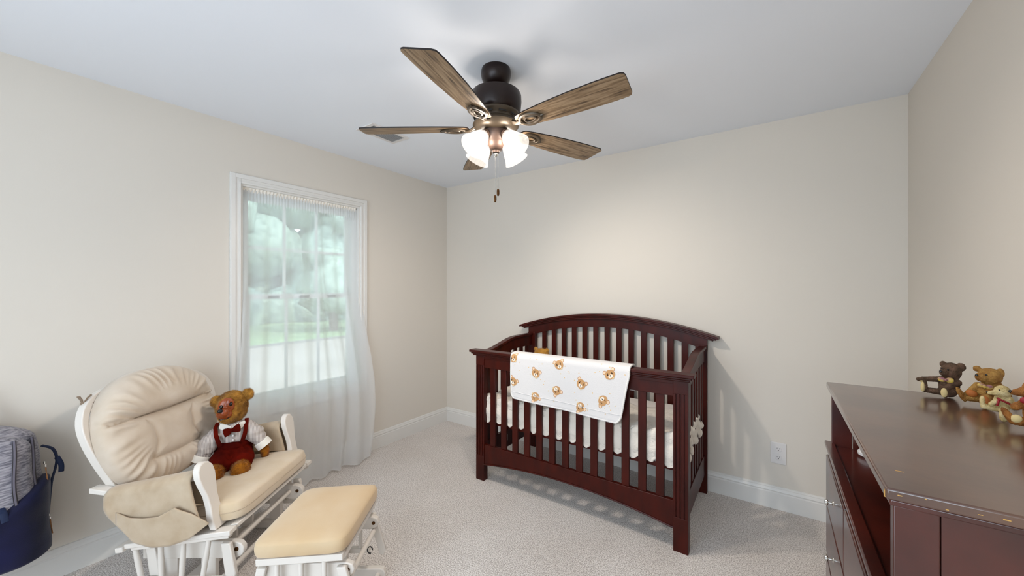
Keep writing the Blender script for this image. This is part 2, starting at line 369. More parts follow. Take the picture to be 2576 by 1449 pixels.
for i, (x, y, h, r) in enumerate(((-14, -2.5, 9, 2.2), (-15, 2.2, 10, 2.3), (-14, 7.0, 9, 2.3), (-15.5, 12.0, 10, 2.3))):
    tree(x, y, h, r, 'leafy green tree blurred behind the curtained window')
m = MB(); rw = random.Random(11)
for k in range(270):
    m.ell((-24+rw.uniform(-1.5, 1.5), rw.uniform(-20, 48), rw.uniform(-.3, 21)), (rw.uniform(2.0, 2.8),)*3, seg=12)
for k in range(70): m.ell((-21+rw.uniform(-.7, .7), rw.uniform(-12, 34), -.1), (1.3, 1.5, rw.uniform(.9, 1.6)), seg=10)
for v in m.b.verts: v.co += Vector(noise.noise_vector(v.co*1.3))*.6+Vector(noise.noise_vector(v.co*3.5))*.35
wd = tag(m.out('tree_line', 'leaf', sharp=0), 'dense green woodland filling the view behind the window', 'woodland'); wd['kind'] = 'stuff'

# curtain
def cx(t):  # distance from wall down the height
    return [-.045, -.03, .03, .06, .10, .14][min(5, int(t*5))] if t >= 1 else (lambda L, k, f: L[k]*(1-f)+L[k+1]*f)([-.045, -.035, .0, .035, .075, .12], int(t*5), t*5-int(t*5))
def lerp(L, t):
    n = len(L)-1; k = min(n-1, int(t*n)); f = t*n-k; return L[k]*(1-f)+L[k+1]*f
CR = [-1.040, -1.036, -1.03, -1.02, -1.005, -.985, -.962, -.95, -.955, -.985, -1.03]
CL = [-1.868, -1.872, -1.872, -1.872, -1.88, -1.90, -1.925, -1.945, -1.96, -1.98, -2.00]
CX = [-.030, -.030, -.028, -.022, -.005, .022, .05, .075, .09, .105, .12]
def curt(s, t):
    y0 = lerp(CL, t); y1 = lerp(CR, t); y = y0+(y1-y0)*(s+.012*math.sin(s*17+t*3)*t)
    amp = .006+.030*min(1, t*1.4)
    # folds fade at the free right panel and near the floor
    w = amp*(math.sin(s*2*PI*7+1.2*math.sin(t*2.5)+.8*math.sin(s*9))*.7+math.sin(s*2*PI*12+2*t)*.10)
    w += .02*math.exp(-((s-.62-.1*t)/.02)**2)*(t > .02)*min(1, 2*t)
    x = lerp(CX, t)+w*(1-.35*t)
    if t > .55: x += .05*(t-.55)/.45*max(0, math.sin(PI*min(1, max(0, (s-.80)/.2))))
    if t < .04: x = -.03+.004*math.sin(s*260)
    z = 2.045*(1-t)
    if t > .93:   # hem drifts out over the carpet on the left
        k = (t-.93)/.07; x += .07*k*max(0, 1-s*1.3); z = max(z, .012+.006*(1+math.sin(s*40)))
    lo = -.04 if t < .3 else -.05 if z > WZ0+.1 else .026
    zz = WZ0+.10
    if z < zz+.12:
        k = min(1, (zz+.12-z)/.12); lo = -.05+.076*k
    return (max(x, lo if t >= .3 else -.052), y, z)
m = MB(); m.grid(220, 110, curt)
cur = tag(m.out('sheer_curtain', 'sheer', sharp=0, fix=False), 'sheer white voile curtain hanging inside the window to the carpet', 'curtain')
m = MB(); m.grid(160, 6, lambda s, t: (-.028+.008*math.cos(t*PI)+.003*math.sin(s*230), -1.868+.826*s, 2.05-.03*t)); m.out('curtain_header', 'collar', cur, fix=False)
m = MB(); m.tube([(-.036, WY0+.013, 2.032), (-.036, WY1-.013, 2.032)], .005, 12); tag(m.out('curtain_rod', 'trim'), 'thin tension rod across the window top holding the curtain', 'curtain rod')

# ------------------------------------------------------------ wall outlet and ceiling vent
t = thing('wall_outlet', 'white duplex power outlet low on the back wall right of the crib', 'outlet', (2.863, 0, .35))
m = MB(); m.b2((-.041, -.006, -.067), (.041, 0, .067)); m.out('cover_plate', 'plate', t, bevel=.004, seg=3)
for z in (.026, -.026):
    m = MB(); m.prism([(.017*math.cos(a)*1.02, max(-.0145, min(.0145, .0185*math.sin(a)))) for a in [k*2*PI/24 for k in range(24)]], lambda a, b, q: (a, q, z+b), -.009, -.005); r = m.out('receptacle', 'plate', t, bevel=.001)
    m = MB(); m.b2((-.0075, -.0095, z+.001), (-.0055, -.0088, z+.009)); m.b2((.0055, -.0095, z+.001), (.0075, -.0088, z+.008)); m.ell((0, -.009, z-.007), (.0028, .0008, .0028), seg=10); m.out('slot', 'black_hole', r)
m = MB(); m.ell((0, -.006, 0), (.003, .0015, .003), seg=10); m.out('screw', 'plate', t)
t = thing('ceiling_vent', 'white slatted ceiling air vent behind the left fan blade', 'vent', (.645, -1.275, H))
m = MB()
for lo, hi in (((-.09, -.15), (.09, -.125)), ((-.09, .125), (.09, .15)), ((-.09, -.125), (-.065, .125)), ((.065, -.125), (.09, .125))): m.b2((lo[0], lo[1], -.006), (hi[0], hi[1], 0))
m.out('frame', 'plate', t, bevel=.001)
m = MB(); m.b2((-.065, -.125, -.0015), (.065, .125, 0)); m.out('backing', 'vent_back', t)
for k in range(10):
    m = MB(); m.box((-.06+k*.0133, 0, -.005), (.0105, .25, .0012), Euler((0, .6, 0)).to_matrix()); m.out('slat', 'plate', t)

# ------------------------------------------------------------ ceiling fan
FX, FY = 1.735, -1.452; FZ = 2.15
fan = thing('ceiling_fan', 'five blade ceiling fan with dark bronze motor and four lit glass shades', 'ceiling fan', (FX, FY, H))
def fz(z): return z-H
m = MB(); m.lathe([(.0, 0), (.068, 0), (.071, -.010), (.072, -.030), (.068, -.048), (.058, -.066), (.045, -.079), (.030, -.087), (0, -.087)], 40); m.out('canopy', 'bronze', fan)
m = MB(); m.lathe([(0, -.08), (.014, -.08), (.014, -.118), (0, -.118)], 20); m.ell((0, 0, -.095), (.022, .022, .012)); m.out('downrod', 'bronze', fan)
m = MB(); m.lathe([(0, -.105), (.06, -.106), (.098, -.110), (.116, -.119), (.122, -.132), (.123, -.16), (.119, -.20), (.112, -.215), (.108, -.218), (0, -.218)], 48); m.out('motor_housing', 'bronze', fan)
m = MB(); m.lathe([(.10, -.214), (.113, -.218), (.113, -.226), (.104, -.236), (.098, -.243), (.098, -.252), (.107, -.262), (.112, -.272), (.100, -.290), (.075, -.302), (0, -.303)], 48); hub = m.out('vented_collar', 'iron', fan)
for k in range(10):
    m = MB(); a = k*2*PI/10; m.box((.1035*math.cos(a), .1035*math.sin(a), -.2395), (.004, .036, .006), Matrix.Rotation(a, 3, 'Z')); m.out('vent_slot', 'black_hole', hub)
m = MB(); m.lathe([(0, -.298), (.062, -.300), (.064, -.315), (.060, -.335), (.047, -.352), (.040, -.362), (.040, -.372), (.030, -.388), (.020, -.392), (.018, -.402), (0, -.404)], 40)
lk = m.out('light_kit', 'bronze_light', fan)
m = MB(); m.lathe([(0, -.402), (.008, -.402), (.010, -.41), (.006, -.418), (0, -.42)], 16); m.out('finial', 'chrome', lk)
def bw(r):
    pts = [(.15, .042), (.2, .050), (.3, .060), (.42, .067), (.52, .070), (.6, .069), (.635, .067)]
    for (a, x), (b_, y) in zip(pts, pts[1:]):
        if a <= r <= b_: return x+(y-x)*(r-a)/(b_-a)
out_ = []
for r in (.15, .2, .25, .3, .36, .42, .48, .54, .6, .632): out_.append((r, bw(r)))
out_ += [(.645, .063), (.652, .050), (.664, -.048), (.661, -.060), (.650, -.067), (.635, -.068)]
out_ += [(r, -bw(r)) for r in (.6, .54, .48, .42, .36, .3, .25, .2, .15)]
out_ += [(.140, -.034), (.133, -.018), (.131, 0), (.133, .018), (.140, .034)]
for ang in (-148, -76, -4, 68, 140):
    A = Matrix.Rotation(math.radians(ang), 4, 'Z') @ Matrix.Translation((0, 0, -.288)) @ Matrix.Rotation(math.radians(-11), 4, 'X')
    m = MB(); m.prism(out_, lambda a, b, t: (a, b, t), 0, .006)
    for f in m.b.faces:
        f.normal_update()
    o = m.out('blade', ['oak', 'edge'], fan, sharp=30)
    for p_ in o.data.polygons:
        if abs(p_.normal.z) < .5 or p_.normal.z > .5: p_.material_index = 1
    o.matrix_local = A
    # bracket: curved arm and a pierced leaf loop under the blade
    m = MB()
    loop = []
    for k in range(28):
        a = k*2*PI/28; q = 1-.18*math.cos(a)
        loop.append((.205+.052*math.cos(a), .036*math.sin(a)*q*(1 if abs(math.sin(a)) < .95 else 1), -.006))
    loop.append(loop[0]); m.tube(loop, .0085, 8, cap=False, flat=(1, .7))
    loop2 = [(.205+(x-.205)*.55, y*.5, z) for x, y, z in loop]; m.tube(loop2, .005, 6, cap=False)
    m.tube([(.262, 0, -.006), (.272, 0, -.006)], [.008, .003], 6)
    m.tube([(.092, 0, .012), (.11, 0, .004), (.13, 0, -.006), (.155, 0, -.007)], [.014, .011, .010, .010], 10, flat=(1.2, .7))
    o = m.out('blade_bracket', 'iron', fan); o.matrix_local = A
cam_az = math.radians(34.44)
for dx, dy in ((-1, -1), (1, -1), (-1, 1), (1, 1)):
    # directions seen from the camera's heading, turned into the room
    ax = math.atan2(dy, dx)+cam_az
    d = Vector((math.cos(ax), math.sin(ax), 0)); tilt = math.radians(43)
    axis = (d*math.sin(tilt)+Vector((0, 0, -math.cos(tilt)))).normalized()
    neck = d*.066+Vector((0, 0, -.325))
    mx = Matrix.Translation(neck) @ axis.to_track_quat('Z', 'Y').to_matrix().to_4x4()
    m = MB(); m.tube([d*.035+Vector((0, 0, -.335)), d*.052+Vector((0, 0, -.318)), neck+axis*.004], [.010, .011, .018], 12)
    m.lathe([(0, -.004), (.021, -.004), (.024, .006), (.023, .022), (0, .022)], 24, mx); m.out('lamp_arm', 'bronze_light', fan)
    m = MB(); m.lathe([(.022, .012), (.027, .016), (.033, .028), (.040, .045), (.046, .065), (.051, .085), (.057, .10), (.0625, .112), (.0605, .113), (.055, .101), (.049, .086), (.044, .066), (.038, .046), (.031, .029), (.022, .016)], 40, mx)
    sh = m.out('lamp_shade', 'shade', fan, sharp=60)
    m = MB(); m.lathe([(0, .02), (.012, .02), (.013, .035), (.022, .052), (.028, .068), (.027, .082), (.018, .094), (0, .099)], 24, mx); m.out('bulb', 'bulb', sh)
    L_ = light('bulb_light', 'POINT', mx @ Vector((0, 0, .045)), 3.2, (1, .91, .81), shadow_soft_size=.022); L_.parent = fan
    L_ = light('bulb_beam', 'SPOT', mx @ Vector((0, 0, .112)), 32, (1, .91, .81), shadow_soft_size=.03, spot_size=math.radians(115), spot_blend=1); L_.parent = fan
    L_.rotation_euler = (-axis).to_track_quat('Z', 'Y').to_euler()
for dx_, zb in ((-.004, -.605), (.010, -.575)):
    d = Vector((math.cos(cam_az), math.sin(cam_az), 0))
    m = MB(); p0 = d*dx_
    n = 46; top = -.415; L0 = (zb-top)
    for k in range(n): m.ell((p0.x, p0.y, top+L0*k/(n-1)), .0017, seg=6)
    m.tube([(p0.x, p0.y, top), (p0.x, p0.y, zb)], .0006, 5); c = m.out('pull_chain', 'chrome', fan)
    m = MB(); m.lathe([(0, 0), (.004, -.001), (.0065, -.008), (.0068, -.022), (.005, -.032), (0, -.036)], 14, Matrix.Translation((p0.x, p0.y, zb))); m.out('pull_knob', 'brass', c)

# ------------------------------------------------------------ crib
crib = thing('baby_crib', 'dark cherry wood slatted crib with an arched headboard, standing against the wall', 'crib', (1.762, -.415, 0))
def cb(m, lo, hi): m.b2((lo[0]-1.762, lo[1]+.415, lo[2]), (hi[0]-1.762, hi[1]+.415, hi[2]))
C0 = Vector((1.762, -.415, 0))
# front posts
for x0, x1 in ((1.05, 1.122), (2.400, 2.474)):
    m = MB(); xs = [x0, x0+.014, x0+.019, x0+.0335, x0+.0385, x0+.053, x0+.058, x1]
    cb(m, (x0, -.772, 0), (x1, -.735, .905))
    segs = [(x0, x0+.013), (x0+.018, x0+.033), (x0+.0385, x0+.0535), (x0+.0585, x1)]
    for a, b_ in segs: cb(m, (a, -.780, .18), (b_, -.772, .83))
    cb(m, (x0, -.780, 0), (x1, -.772, .18)); cb(m, (x0, -.780, .83), (x1, -.772, .905))
    m.out('leg', 'cherry', crib, bevel=.0015)
# back posts
for x0, x1 in ((1.05, 1.122), (2.396, 2.468)):
    m = MB(); cb(m, (x0, -.065, 0), (x1, -.025, 1.0)); m.out('leg', 'cherry', crib, bevel=.002)
m = MB(); cb(m, (1.0, -.802, .920), (2.505, -.728, .938)); cb(m, (1.012, -.794, .908), (2.493, -.735, .920)); cb(m, (1.024, -.786, .897), (2.482, -.742, .908)); m.out('front_cap_rail', 'cherry', crib, bevel=.004, seg=3)
m = MB(); cb(m, (1.122, -.775, .815), (2.400, -.745, .897)); cb(m, (1.122, -.779, .880), (2.400, -.775, .897)); m.out('front_top_rail', 'cherry', crib, bevel=.0015)
def arc(x, x0, x1, e, mid): u = (2*(x-x0)/(x1-x0)-1); return mid+(e-mid)*u*u
xs = [1.122+(2.400-1.122)*k/24 for k in range(25)]
m = MB(); m.prism([(x, .262) for x in xs][::-1]+[(x, arc(x, 1.122, 2.4, .115, .172)) for x in xs], lambda a, b, t: (a-C0.x, t-C0.y, b), -.775, -.748)
m.out('front_bottom_rail', 'cherry', crib, bevel=.002)
m = MB(); m.tube([(x-C0.x, -.776-C0.y, arc(x, 1.122, 2.4, .115, .172)+.004) for x in xs], .005, 6); m.out('rail_bead', 'cherry', crib)
fs = [1.194+k*.0947 for k in range(13)]
for x in fs:
    m = MB(); cb(m, (x-.022, -.769, .262), (x+.022, -.753, .815)); m.out('slat', 'cherry', crib, bevel=.002)
# headboard
def top(x): return arc(x, .975, 2.54, 1.060, 1.185)
xs = [.975+(2.54-.975)*k/36 for k in range(37)]
m = MB()
for off, th, ov, ins in ((0, .016, .030, 0), (-.016, .012, .020, .018), (-.028, .012, .012, .034)):
    q = [x for x in xs if .975+ins-.001 <= x <= 2.54-ins+.001]; q[0] = .975+ins; q[-1] = 2.54-ins
    m.prism([(x, top(x)+off) for x in q]+[(x, top(x)+off-th) for x in q[::-1]], lambda a, b, t: (a-C0.x, t-C0.y, b), -.065-ov, -.012)
m.out('headboard_cap', 'cherry', crib, bevel=.002, sharp=30)
q = [1.05+(2.468-1.05)*k/30 for k in range(31)]
m = MB(); m.prism([(x, top(x)-.04) for x in q]+[(x, arc(x, 1.05, 2.468, .965, 1.082)) for x in q[::-1]], lambda a, b, t: (a-C0.x, t-C0.y, b), -.058, -.030); m.out('headboard_arch', 'cherry', crib, sharp=30)
for k in range(13):
    x = 1.205+k*.0935
    m = MB(); cb(m, (x-.021, -.052, .30), (x+.021, -.036, arc(x, 1.05, 2.468, .965, 1.082)+.004)); m.out('slat', 'cherry', crib, bevel=.002)
m = MB(); cb(m, (1.122, -.056, .24), (2.396, -.032, .31)); m.out('back_bottom_rail', 'cherry', crib, bevel=.002)
# sides
def stop(y):  # top edge of side, s curve up to the headboard
    k = max(0, min(1, (y+.72)/.42)); k = k*k*(3-2*k); return .918+.068*k
ys = [-.735+(.67)*k/24 for k in range(25)]
for sx, x in ((0, 1.066), (1, 2.430)):
    m = MB(); m.prism([(y, stop(y)+.008) for y in ys]+[(y, stop(y)-.010) for y in ys[::-1]], lambda a, b, t: (t-C0.x, a-C0.y, b), x-.010, x+.035); 
    m.prism([(y, stop(y)-.010) for y in ys]+[(y, stop(y)-.095) for y in ys[::-1]], lambda a, b, t: (t-C0.x, a-C0.y, b), x, x+.025)
    m.out('side_top_rail', 'cherry', crib, bevel=.002, sharp=30)
    m = MB(); cb(m, (x, -.735, .125), (x+.025, -.065, .262)); sr = m.out('side_bottom_rail', 'cherry', crib, bevel=.002)
    if sx == 0:
        m = MB(); cb(m, (x+.025, -.50, .175), (x+.0256, -.44, .225)); m.out('label_sticker', 'plate', sr)
    for k in range(7):
        y = -.665+k*.0885
        m = MB(); cb(m, (x+.005, y-.019, .26), (x+.02, y+.019, stop(y)-.09)); m.out('slat', 'cherry', crib, bevel=.002)
m = MB()
for z in (.30, .62, .86):
    m = MB(); m.ell((2.469-C0.x, -.045-C0.y, z), (.003, .007, .007), seg=12); m.out('bolt_cap', 'chrome', crib)
m = MB(); cb(m, (1.10, -.742, .405), (2.42, -.715, .43)); cb(m, (1.10, -.10, .405), (2.42, -.075, .43)); cb(m, (1.095, -.742, .40), (1.12, -.075, .432)); cb(m, (2.402, -.742, .40), (2.427, -.075, .432))
for k in range(7): cb(m, (1.2+k*.18, -.715, .410), (1.26+k*.18, -.10, .422))
m.out('mattress_support', 'cherry', crib, bevel=.002)
# mattress, plush cover
m = MB(); m.b2((1.098, -.735, .434), (2.425, -.075, .575))
mt = tag(m.out('crib_mattress', 'sheet', bevel=.03, seg=5), 'white sheeted mattress lying inside the crib', 'mattress')
def plush(u, v):
    # u along the crib, v from the far edge, over the top, down the front
    x = 1.094+1.334*u; 
    tw = .012*noise.noise(Vector((x*6, v*8, 1)))+.007*noise.noise(Vector((x*22, v*30, 5)))
    scal = .5+.5*math.cos((u*14.0+.6*v)*2*PI)
    if v < .5:
        k = v/.5; y = -.30-.425*k; z = .592+.018*noise.noise(Vector((x*5, y*6, 2)))+.012*scal*k
    elif v < .6:
        k = (v-.5)/.1*PI/2; y = -.725-.014*math.sin(k); z = .592-.012*(1-math.cos(k))+.012*scal
    else:
        k = (v-.6)/.4; y = -.7425+.004*math.sin(k*9); z = .58-(.135+.028*scal)*k
    fz_ = .0035*noise.noise(Vector((x*75, v*110, 9)))
    z += tw; y = max(y+tw*.25*(v < .6)+fz_, -.7465) if v >= .5 else y+tw*.25
    z += fz_*(v < .6)
    return (x, y, z)
m = MB(); m.grid(280, 60, plush); pc = m.out('plush_blanket', 'fluff', sharp=0, fix=False, solid=.012)
tag(pc, 'fluffy cream plush blanket with ribbed hem over the crib mattress', 'blanket')
sh = []
for i, (y, z, r) in enumerate(((-.60, .52, .030), (-.55, .46, .028), (-.47, .50, .03), (-.40, .47, .028), (-.30, .53, .032), (-.26, .47, .03), (-.20, .50, .03), (-.64, .45, .03), (-.5, .55, .03), (-.35, .56, .03))):
    sh.append(('e', (2.446, y, z), (r*.75, r*1.0, r*.95)))
sh.append(('e', (2.435, -.42, .565), (.022, .27, .024))); sh.append(('e', (2.440, -.40, .50), (.012, .27, .055)))
tf = blob('plush_hem', sh, .004, 'fluff', pc, smooth=6, warp=.004, wscale=38)

# printed blanket over the front rail
tag_b = 'white fleece blanket printed with brown bear faces draped over the crib rail'
bx0, bx1 = 1.385, 2.178
# drape path in (y,z): back hem -> over the cap -> front hem
path = [(-.712, .80), (-.711, .87), (-.712, .925), (-.720, .944), (-.74, .951), (-.765, .951), (-.79, .949), (-.807, .942), (-.814, .925), (-.815, .88), (-.813, .80), (-.812, .72), (-.813, .655)]
cum = [0]
for a, b_ in zip(path, path[1:]): cum.append(cum[-1]+math.hypot(b_[0]-a[0], b_[1]-a[1]))
LT = cum[-1]
def dp(d):
    d = max(0, min(LT, d))
    for i in range(len(cum)-1):
        if d <= cum[i+1]: 
            f = (d-cum[i])/(cum[i+1]-cum[i]); return path[i][0]*(1-f)+path[i+1][0]*f, path[i][1]*(1-f)+path[i+1][1]*f
    return path[-1]
def bl(x, d, off=0):
    u = (x-bx0)/(bx1-bx0); y, z = dp(d); y2, z2 = dp(d+.002); ty, tz = y2-y, z2-z; l = math.hypot(ty, tz) or 1
    ny, nz = -tz/l, ty/l
    if ny > 0 and z > .9: pass
    # outward normal: away from the rail
    ny, nz = (tz/l, -ty/l); 
    cy, cz = -.762, .90
    if (y-cy)*ny+(z-cz)*nz < 0: ny, nz = -ny, -nz
    k = max(0, (.90-z)/.25) if y < -.77 else 0
    xx = x-.045*k*u*u*1.3+.004*k*math.sin(z*20)
    zz = z-(.030*u*k if y < -.77 else 0)
    w = .006*k*math.sin(u*9+z*5)-.004*k
    return (xx-0, y+ny*off+w*(1 if y < -.77 else 0)-.0*k, zz+nz*off)
mb = MB(); nu, nv = 90, 70
def corner(a, b_):   # rounded hem corners
    q = max(0, (b_-.94)/.06); e = .022*q*q; return bx0+e+(bx1-bx0-2*e)*a
mb.grid(nu, nv, lambda a, b_: bl(corner(a, b_), LT*b_, .0035)); mb.grid(nu, nv, lambda a, b_: bl(corner(a, b_), LT*b_, -.0035))
dm = mb
def disc(x, d, rx, rd, mi, off, ang=0, cx0=None, cd0=None, n=18):
    dm.mi = mi; vs = []
    for k in range(n):
        a = 2*PI*k/n; px, pd = rx*math.cos(a), rd*math.sin(a); px, pd = px*math.cos(ang)-pd*math.sin(ang), px*math.sin(ang)+pd*math.cos(ang)
        vs.append((x+px, d+pd))
    rings = []
    for f_ in (1, .5):
        rings.append([dm.b.verts.new(bl(min(bx1-.004, max(bx0+.004, x+(a-x)*f_)), d+(b_-d)*f_, off)) for a, b_ in vs])
    c_ = dm.b.verts.new(bl(min(bx1-.004, max(bx0+.004, x)), d, off)); fs_ = []
    for k in range(n):
        fs_.append(dm.b.faces.new((rings[0][k], rings[0][(k+1) % n], rings[1][(k+1) % n], rings[1][k]))); fs_.append(dm.b.faces.new((rings[1][k], rings[1][(k+1) % n], c_)))
    dm._set(fs_)
def face(x, z, ang, s=1.0):
    # ang: direction the chin points, 0 = straight down the cloth
    d = next(dd for dd in [LT*k/600 for k in range(600)] if dp(dd)[0] < -.80 and dp(dd)[1] <= z) if z < .944 else 0.20
    x += .045*max(0, (.9-z)/.25)*((x-bx0)/(bx1-bx0))**2*1.3
    ca, sa = math.cos(ang), math.sin(ang)
    def P(a, b_): return x+(a*ca-b_*sa)*s, d+(a*sa+b_*ca)*s
    def D(a, b_, rx, rd, mi, o, an=0): q = P(a, b_); disc(q[0], q[1], rx*s, rd*s, mi, o, ang+an)
    for sg in (-1, 1): D(sg*.026, -.020, .0115, .0115, 5, .0041); D(sg*.026, -.020, .0085, .0085, 2, .0045)
    D(0, 0, .030, .027, 1, .0049); D(0, .010, .013, .010, 4, .0053)
    for sg in (-1, 1): D(sg*.013, -.003, .0032, .004, 3, .0057); D(sg*.012, -.010, .004, .0012, 3, .0057, .3*sg)
    D(0, .006, .0045, .003, 3, .0057); D(0, .013, .0015, .003, 3, .0057)
    D(.012, .024, .008, .004, 6, .0057, -.5)
for x, z, a in ((1.405, .918, -.3), (1.746, .912, -.35), (1.581, .841, .35), (2.071, .895, -.5), (1.405, .765, .5), (1.727, .758, 2.6), (1.895, .821, .45), (1.575, .696, 2.7), (1.887, .694, 2.7), (2.03, .755, 2.6)): face(x, z, a)
rs = random.Random(4)
for k in range(46):
    x = rs.uniform(bx0+.02, bx1-.02); d = rs.uniform(.22, LT-.02); disc(x, d, .0035, .0035, 6, .004, n=6)
blk = dm.out('printed_blanket', ['blanket', 'print_tan', 'print_ear', 'print_dark', 'print_cream', 'print_brown', 'print_star'], sharp=0, fix=False)
tag(blk, tag_b, 'blanket')
for a_ in (0, 1):
    mb = MB(); mb.tube([bl(corner(a_, k/60), LT*k/60) for k in range(61)], .0058, 8); mb.out('sherpa_edge', 'sherpa', blk)
mb = MB(); mb.tube([bl(corner(k/60, 1), LT) for k in range(61)], .0052, 8); mb.tube([bl(bx0+.004+(bx1-bx0-.008)*k/60, LT-.042, .0042) for k in range(61)], .0018, 6); mb.out('hem', 'blanket', blk)
mb = MB(); mb.tube([bl(corner(k/60, 0), 0) for k in range(61)], .0055, 8); mb.out('hem', 'blanket', blk)
# teddy lying at the head end of the crib
t = thing('teddy_bear', 'brown plush bear peeking over the blanket inside the crib', 'teddy bear', (1.285, -.24, .625))
blob('body', [('e', (0, 0, .08), (.07, .055, .085)), ('e', (.005, -.01, .215), (.068, .06, .062)), ('e', (-.05, 0, .262), (.02, .013, .02)), ('e', (.052, 0, .262), (.02, .013, .02)), ('e', (0, -.055, .20), (.025, .022, .02)),
     ('c', (-.05, -.01, .12), (-.09, -.05, .06), .024, .02), ('c', (.05, -.01, .12), (.09, -.05, .06), .024, .02), ('c', (-.04, -.02, .03), (-.05, -.12, .028), .03, .027), ('c', (.04, -.02, .03), (.05, -.12, .028), .03, .027)], .007, 'fur', t, fuzz=(3500, .012, .0012))
m = MB(); m.ell((.005, -.078, .208), (.008, .005, .006), seg=10)
for s_ in (-1, 1): m.ell((.005+s_*.022, -.060, .232), .0045, seg=10)
m.out('nose_and_eyes', 'black', t)

# ------------------------------------------------------------ glider chair
ch = thing('glider_chair', 'white glider chair with beige suede cushions beside the window', 'chair', (.42, -2.20, 0), math.radians(35))
def R3(deg, ax='Y'): return Matrix.Rotation(math.radians(deg), 3, ax)
TS = 7  # seat tilt
# seat cushion (local x forward, y toward the window)
def cushion(x0, x1, y0, y1, z, th, cr=.05, seam=True):
    """rounded box cushion as grid shell"""
    def f(u, v):
        a = u*2*PI; hx, hy = (x1-x0)/2, (y1-y0)/2; e = .22
        c, s_ = math.cos(a), math.sin(a); px = hx*math.copysign(abs(c)**e, c); py = hy*math.copysign(abs(s_)**e, s_)
        p = v*2-1  # -1 bottom, 1 top
        if abs(p) < .6: k = 1.0-.02*(p/.6)**2; zz = p/.6*.36*th
        else:
            q = (abs(p)-.6)/.4; k = (1-q**1.5)*.98; zz = math.copysign(.36*th+.14*th*math.sin(min(1, q*2.2)*PI/2), p)
            if p > 0: zz += .010*q
        return (x0+hx+px*k, y0+hy+py*k, z+zz)
    return f
m = MB(); f = cushion(-.15, .395, -.296, .296, 0, .098); m.grid(96, 34, f, wrap=True)
Rt = R3(-TS); 
for v in m.b.verts:
    v.co.z += .002*noise.noise(v.co*18)+.0015*noise.noise(v.co*45)
    v.co = Rt @ v.co + Vector((0, 0, .357))
bmesh.ops.remove_doubles(m.b, verts=m.b.verts[:], dist=.0004)
sc_ = m.out('seat_cushion', 'suede_seat', ch, sharp=0)
m = MB()
f1 = cushion(-.15, .395, -.296, .296, 0, .098)
m.tube([Rt @ (Vector(f1(k/96, .5))*1.0) + Vector((0, 0, .357)) for k in range(97)], .0022, 6, cap=False); m.out('piping', 'suede_dark', sc_)
# back cushion
BT = 16  # recline
def bo(a):  # outline radius by angle around centre, a=0 -> +v, pi/2 -> up
    c, s_ = math.cos(a), math.sin(a); hx = .300; hy = .285 if s_ > 0 else .275
    e = 2.3 if s_ > 0 else 3.0
    if s_ < 0: hx = .300-.05*(-s_)**1.5
    return 1/((abs(c)/hx)**e+(abs(s_)/hy)**e)**(1/e)
def seg_d(p, a, b_):
    p, a, b_ = Vector(p), Vector(a), Vector(b_); ab = b_-a; k = max(0, min(1, (p-a).dot(ab)/ab.dot(ab))); return (p-a-ab*k).length
def crease(v, w):
    # centre-based coordinates, creases of the tufted back
    c1 = [(-.30, .085), (-.15, .068), (0, .062), (.15, .068), (.30, .085)]
    c2 = [(-.13, -.145), (0, -.155), (.13, -.145)]
    c3 = [(-.14, .068), (-.105, 0), (-.10, -.07), (-.13, -.145)]; c4 = [(-x, y) for x, y in c3]
    D = 0
    for poly, amp, wd in ((c1, .050, .022), (c2, .038, .018), (c3, .022, .02), (c4, .022, .02)):
        d = min(seg_d((v, w), a, b_) for a, b_ in zip(poly, poly[1:]))
        D = max(D, amp*math.exp(-(d/wd)))
    for bx_ in ((-.14, .068), (.14, .068), (-.13, -.145), (.13, -.145)):
        d = math.hypot(v-bx_[0], w-bx_[1]); D = max(D, .055*math.exp(-(d/.022)))
    return D
def back(side):
    def f(u, r):
        a = u*2*PI; R = bo(a); rr = r**.9; v, w = R*rr*math.cos(a), R*rr*math.sin(a)
        edge = (1-rr**4)**.5 if rr < 1 else 0
        if side > 0:
            h = .030+.085*edge
            h -= crease(v, w)*min(1, edge*1.3)*(.6+.4*(1-rr))
            g_ = max(0, (rr-.55)/.45)
            h += .010*g_*(1-g_**4)*math.sin(a*38+2.3*math.sin(a*7)+3*noise.noise(Vector((v*9, w*9, 0))))*(1+.6*math.sin(a*5))
            h += .008*noise.noise(Vector((v*7, w*7, 3)))*edge
            h *= 1.25 if w > .07 else 1.0
        else:
            h = -.03*edge
        if rr > .985: h = .006
        p = Vector((h, v*1.03-.032, w+.275))
        # gentle wrap: sides come forward
        p.x += .25*v*v
        return R3(-BT) @ p + Vector((-.152, 0, .432))
    return f
m = MB(); m.grid(300, 60, back(1), wrap=True); m.grid(300, 12, back(-1), wrap=True)
bmesh.ops.remove_doubles(m.b, verts=m.b.verts[:], dist=.0008)
bc = m.out('back_cushion', 'suede', ch, sharp=0)
def BK(x, v, w): return R3(-BT) @ Vector((x+.25*v*v, v, w)) + Vector((-.135, 0, .432))
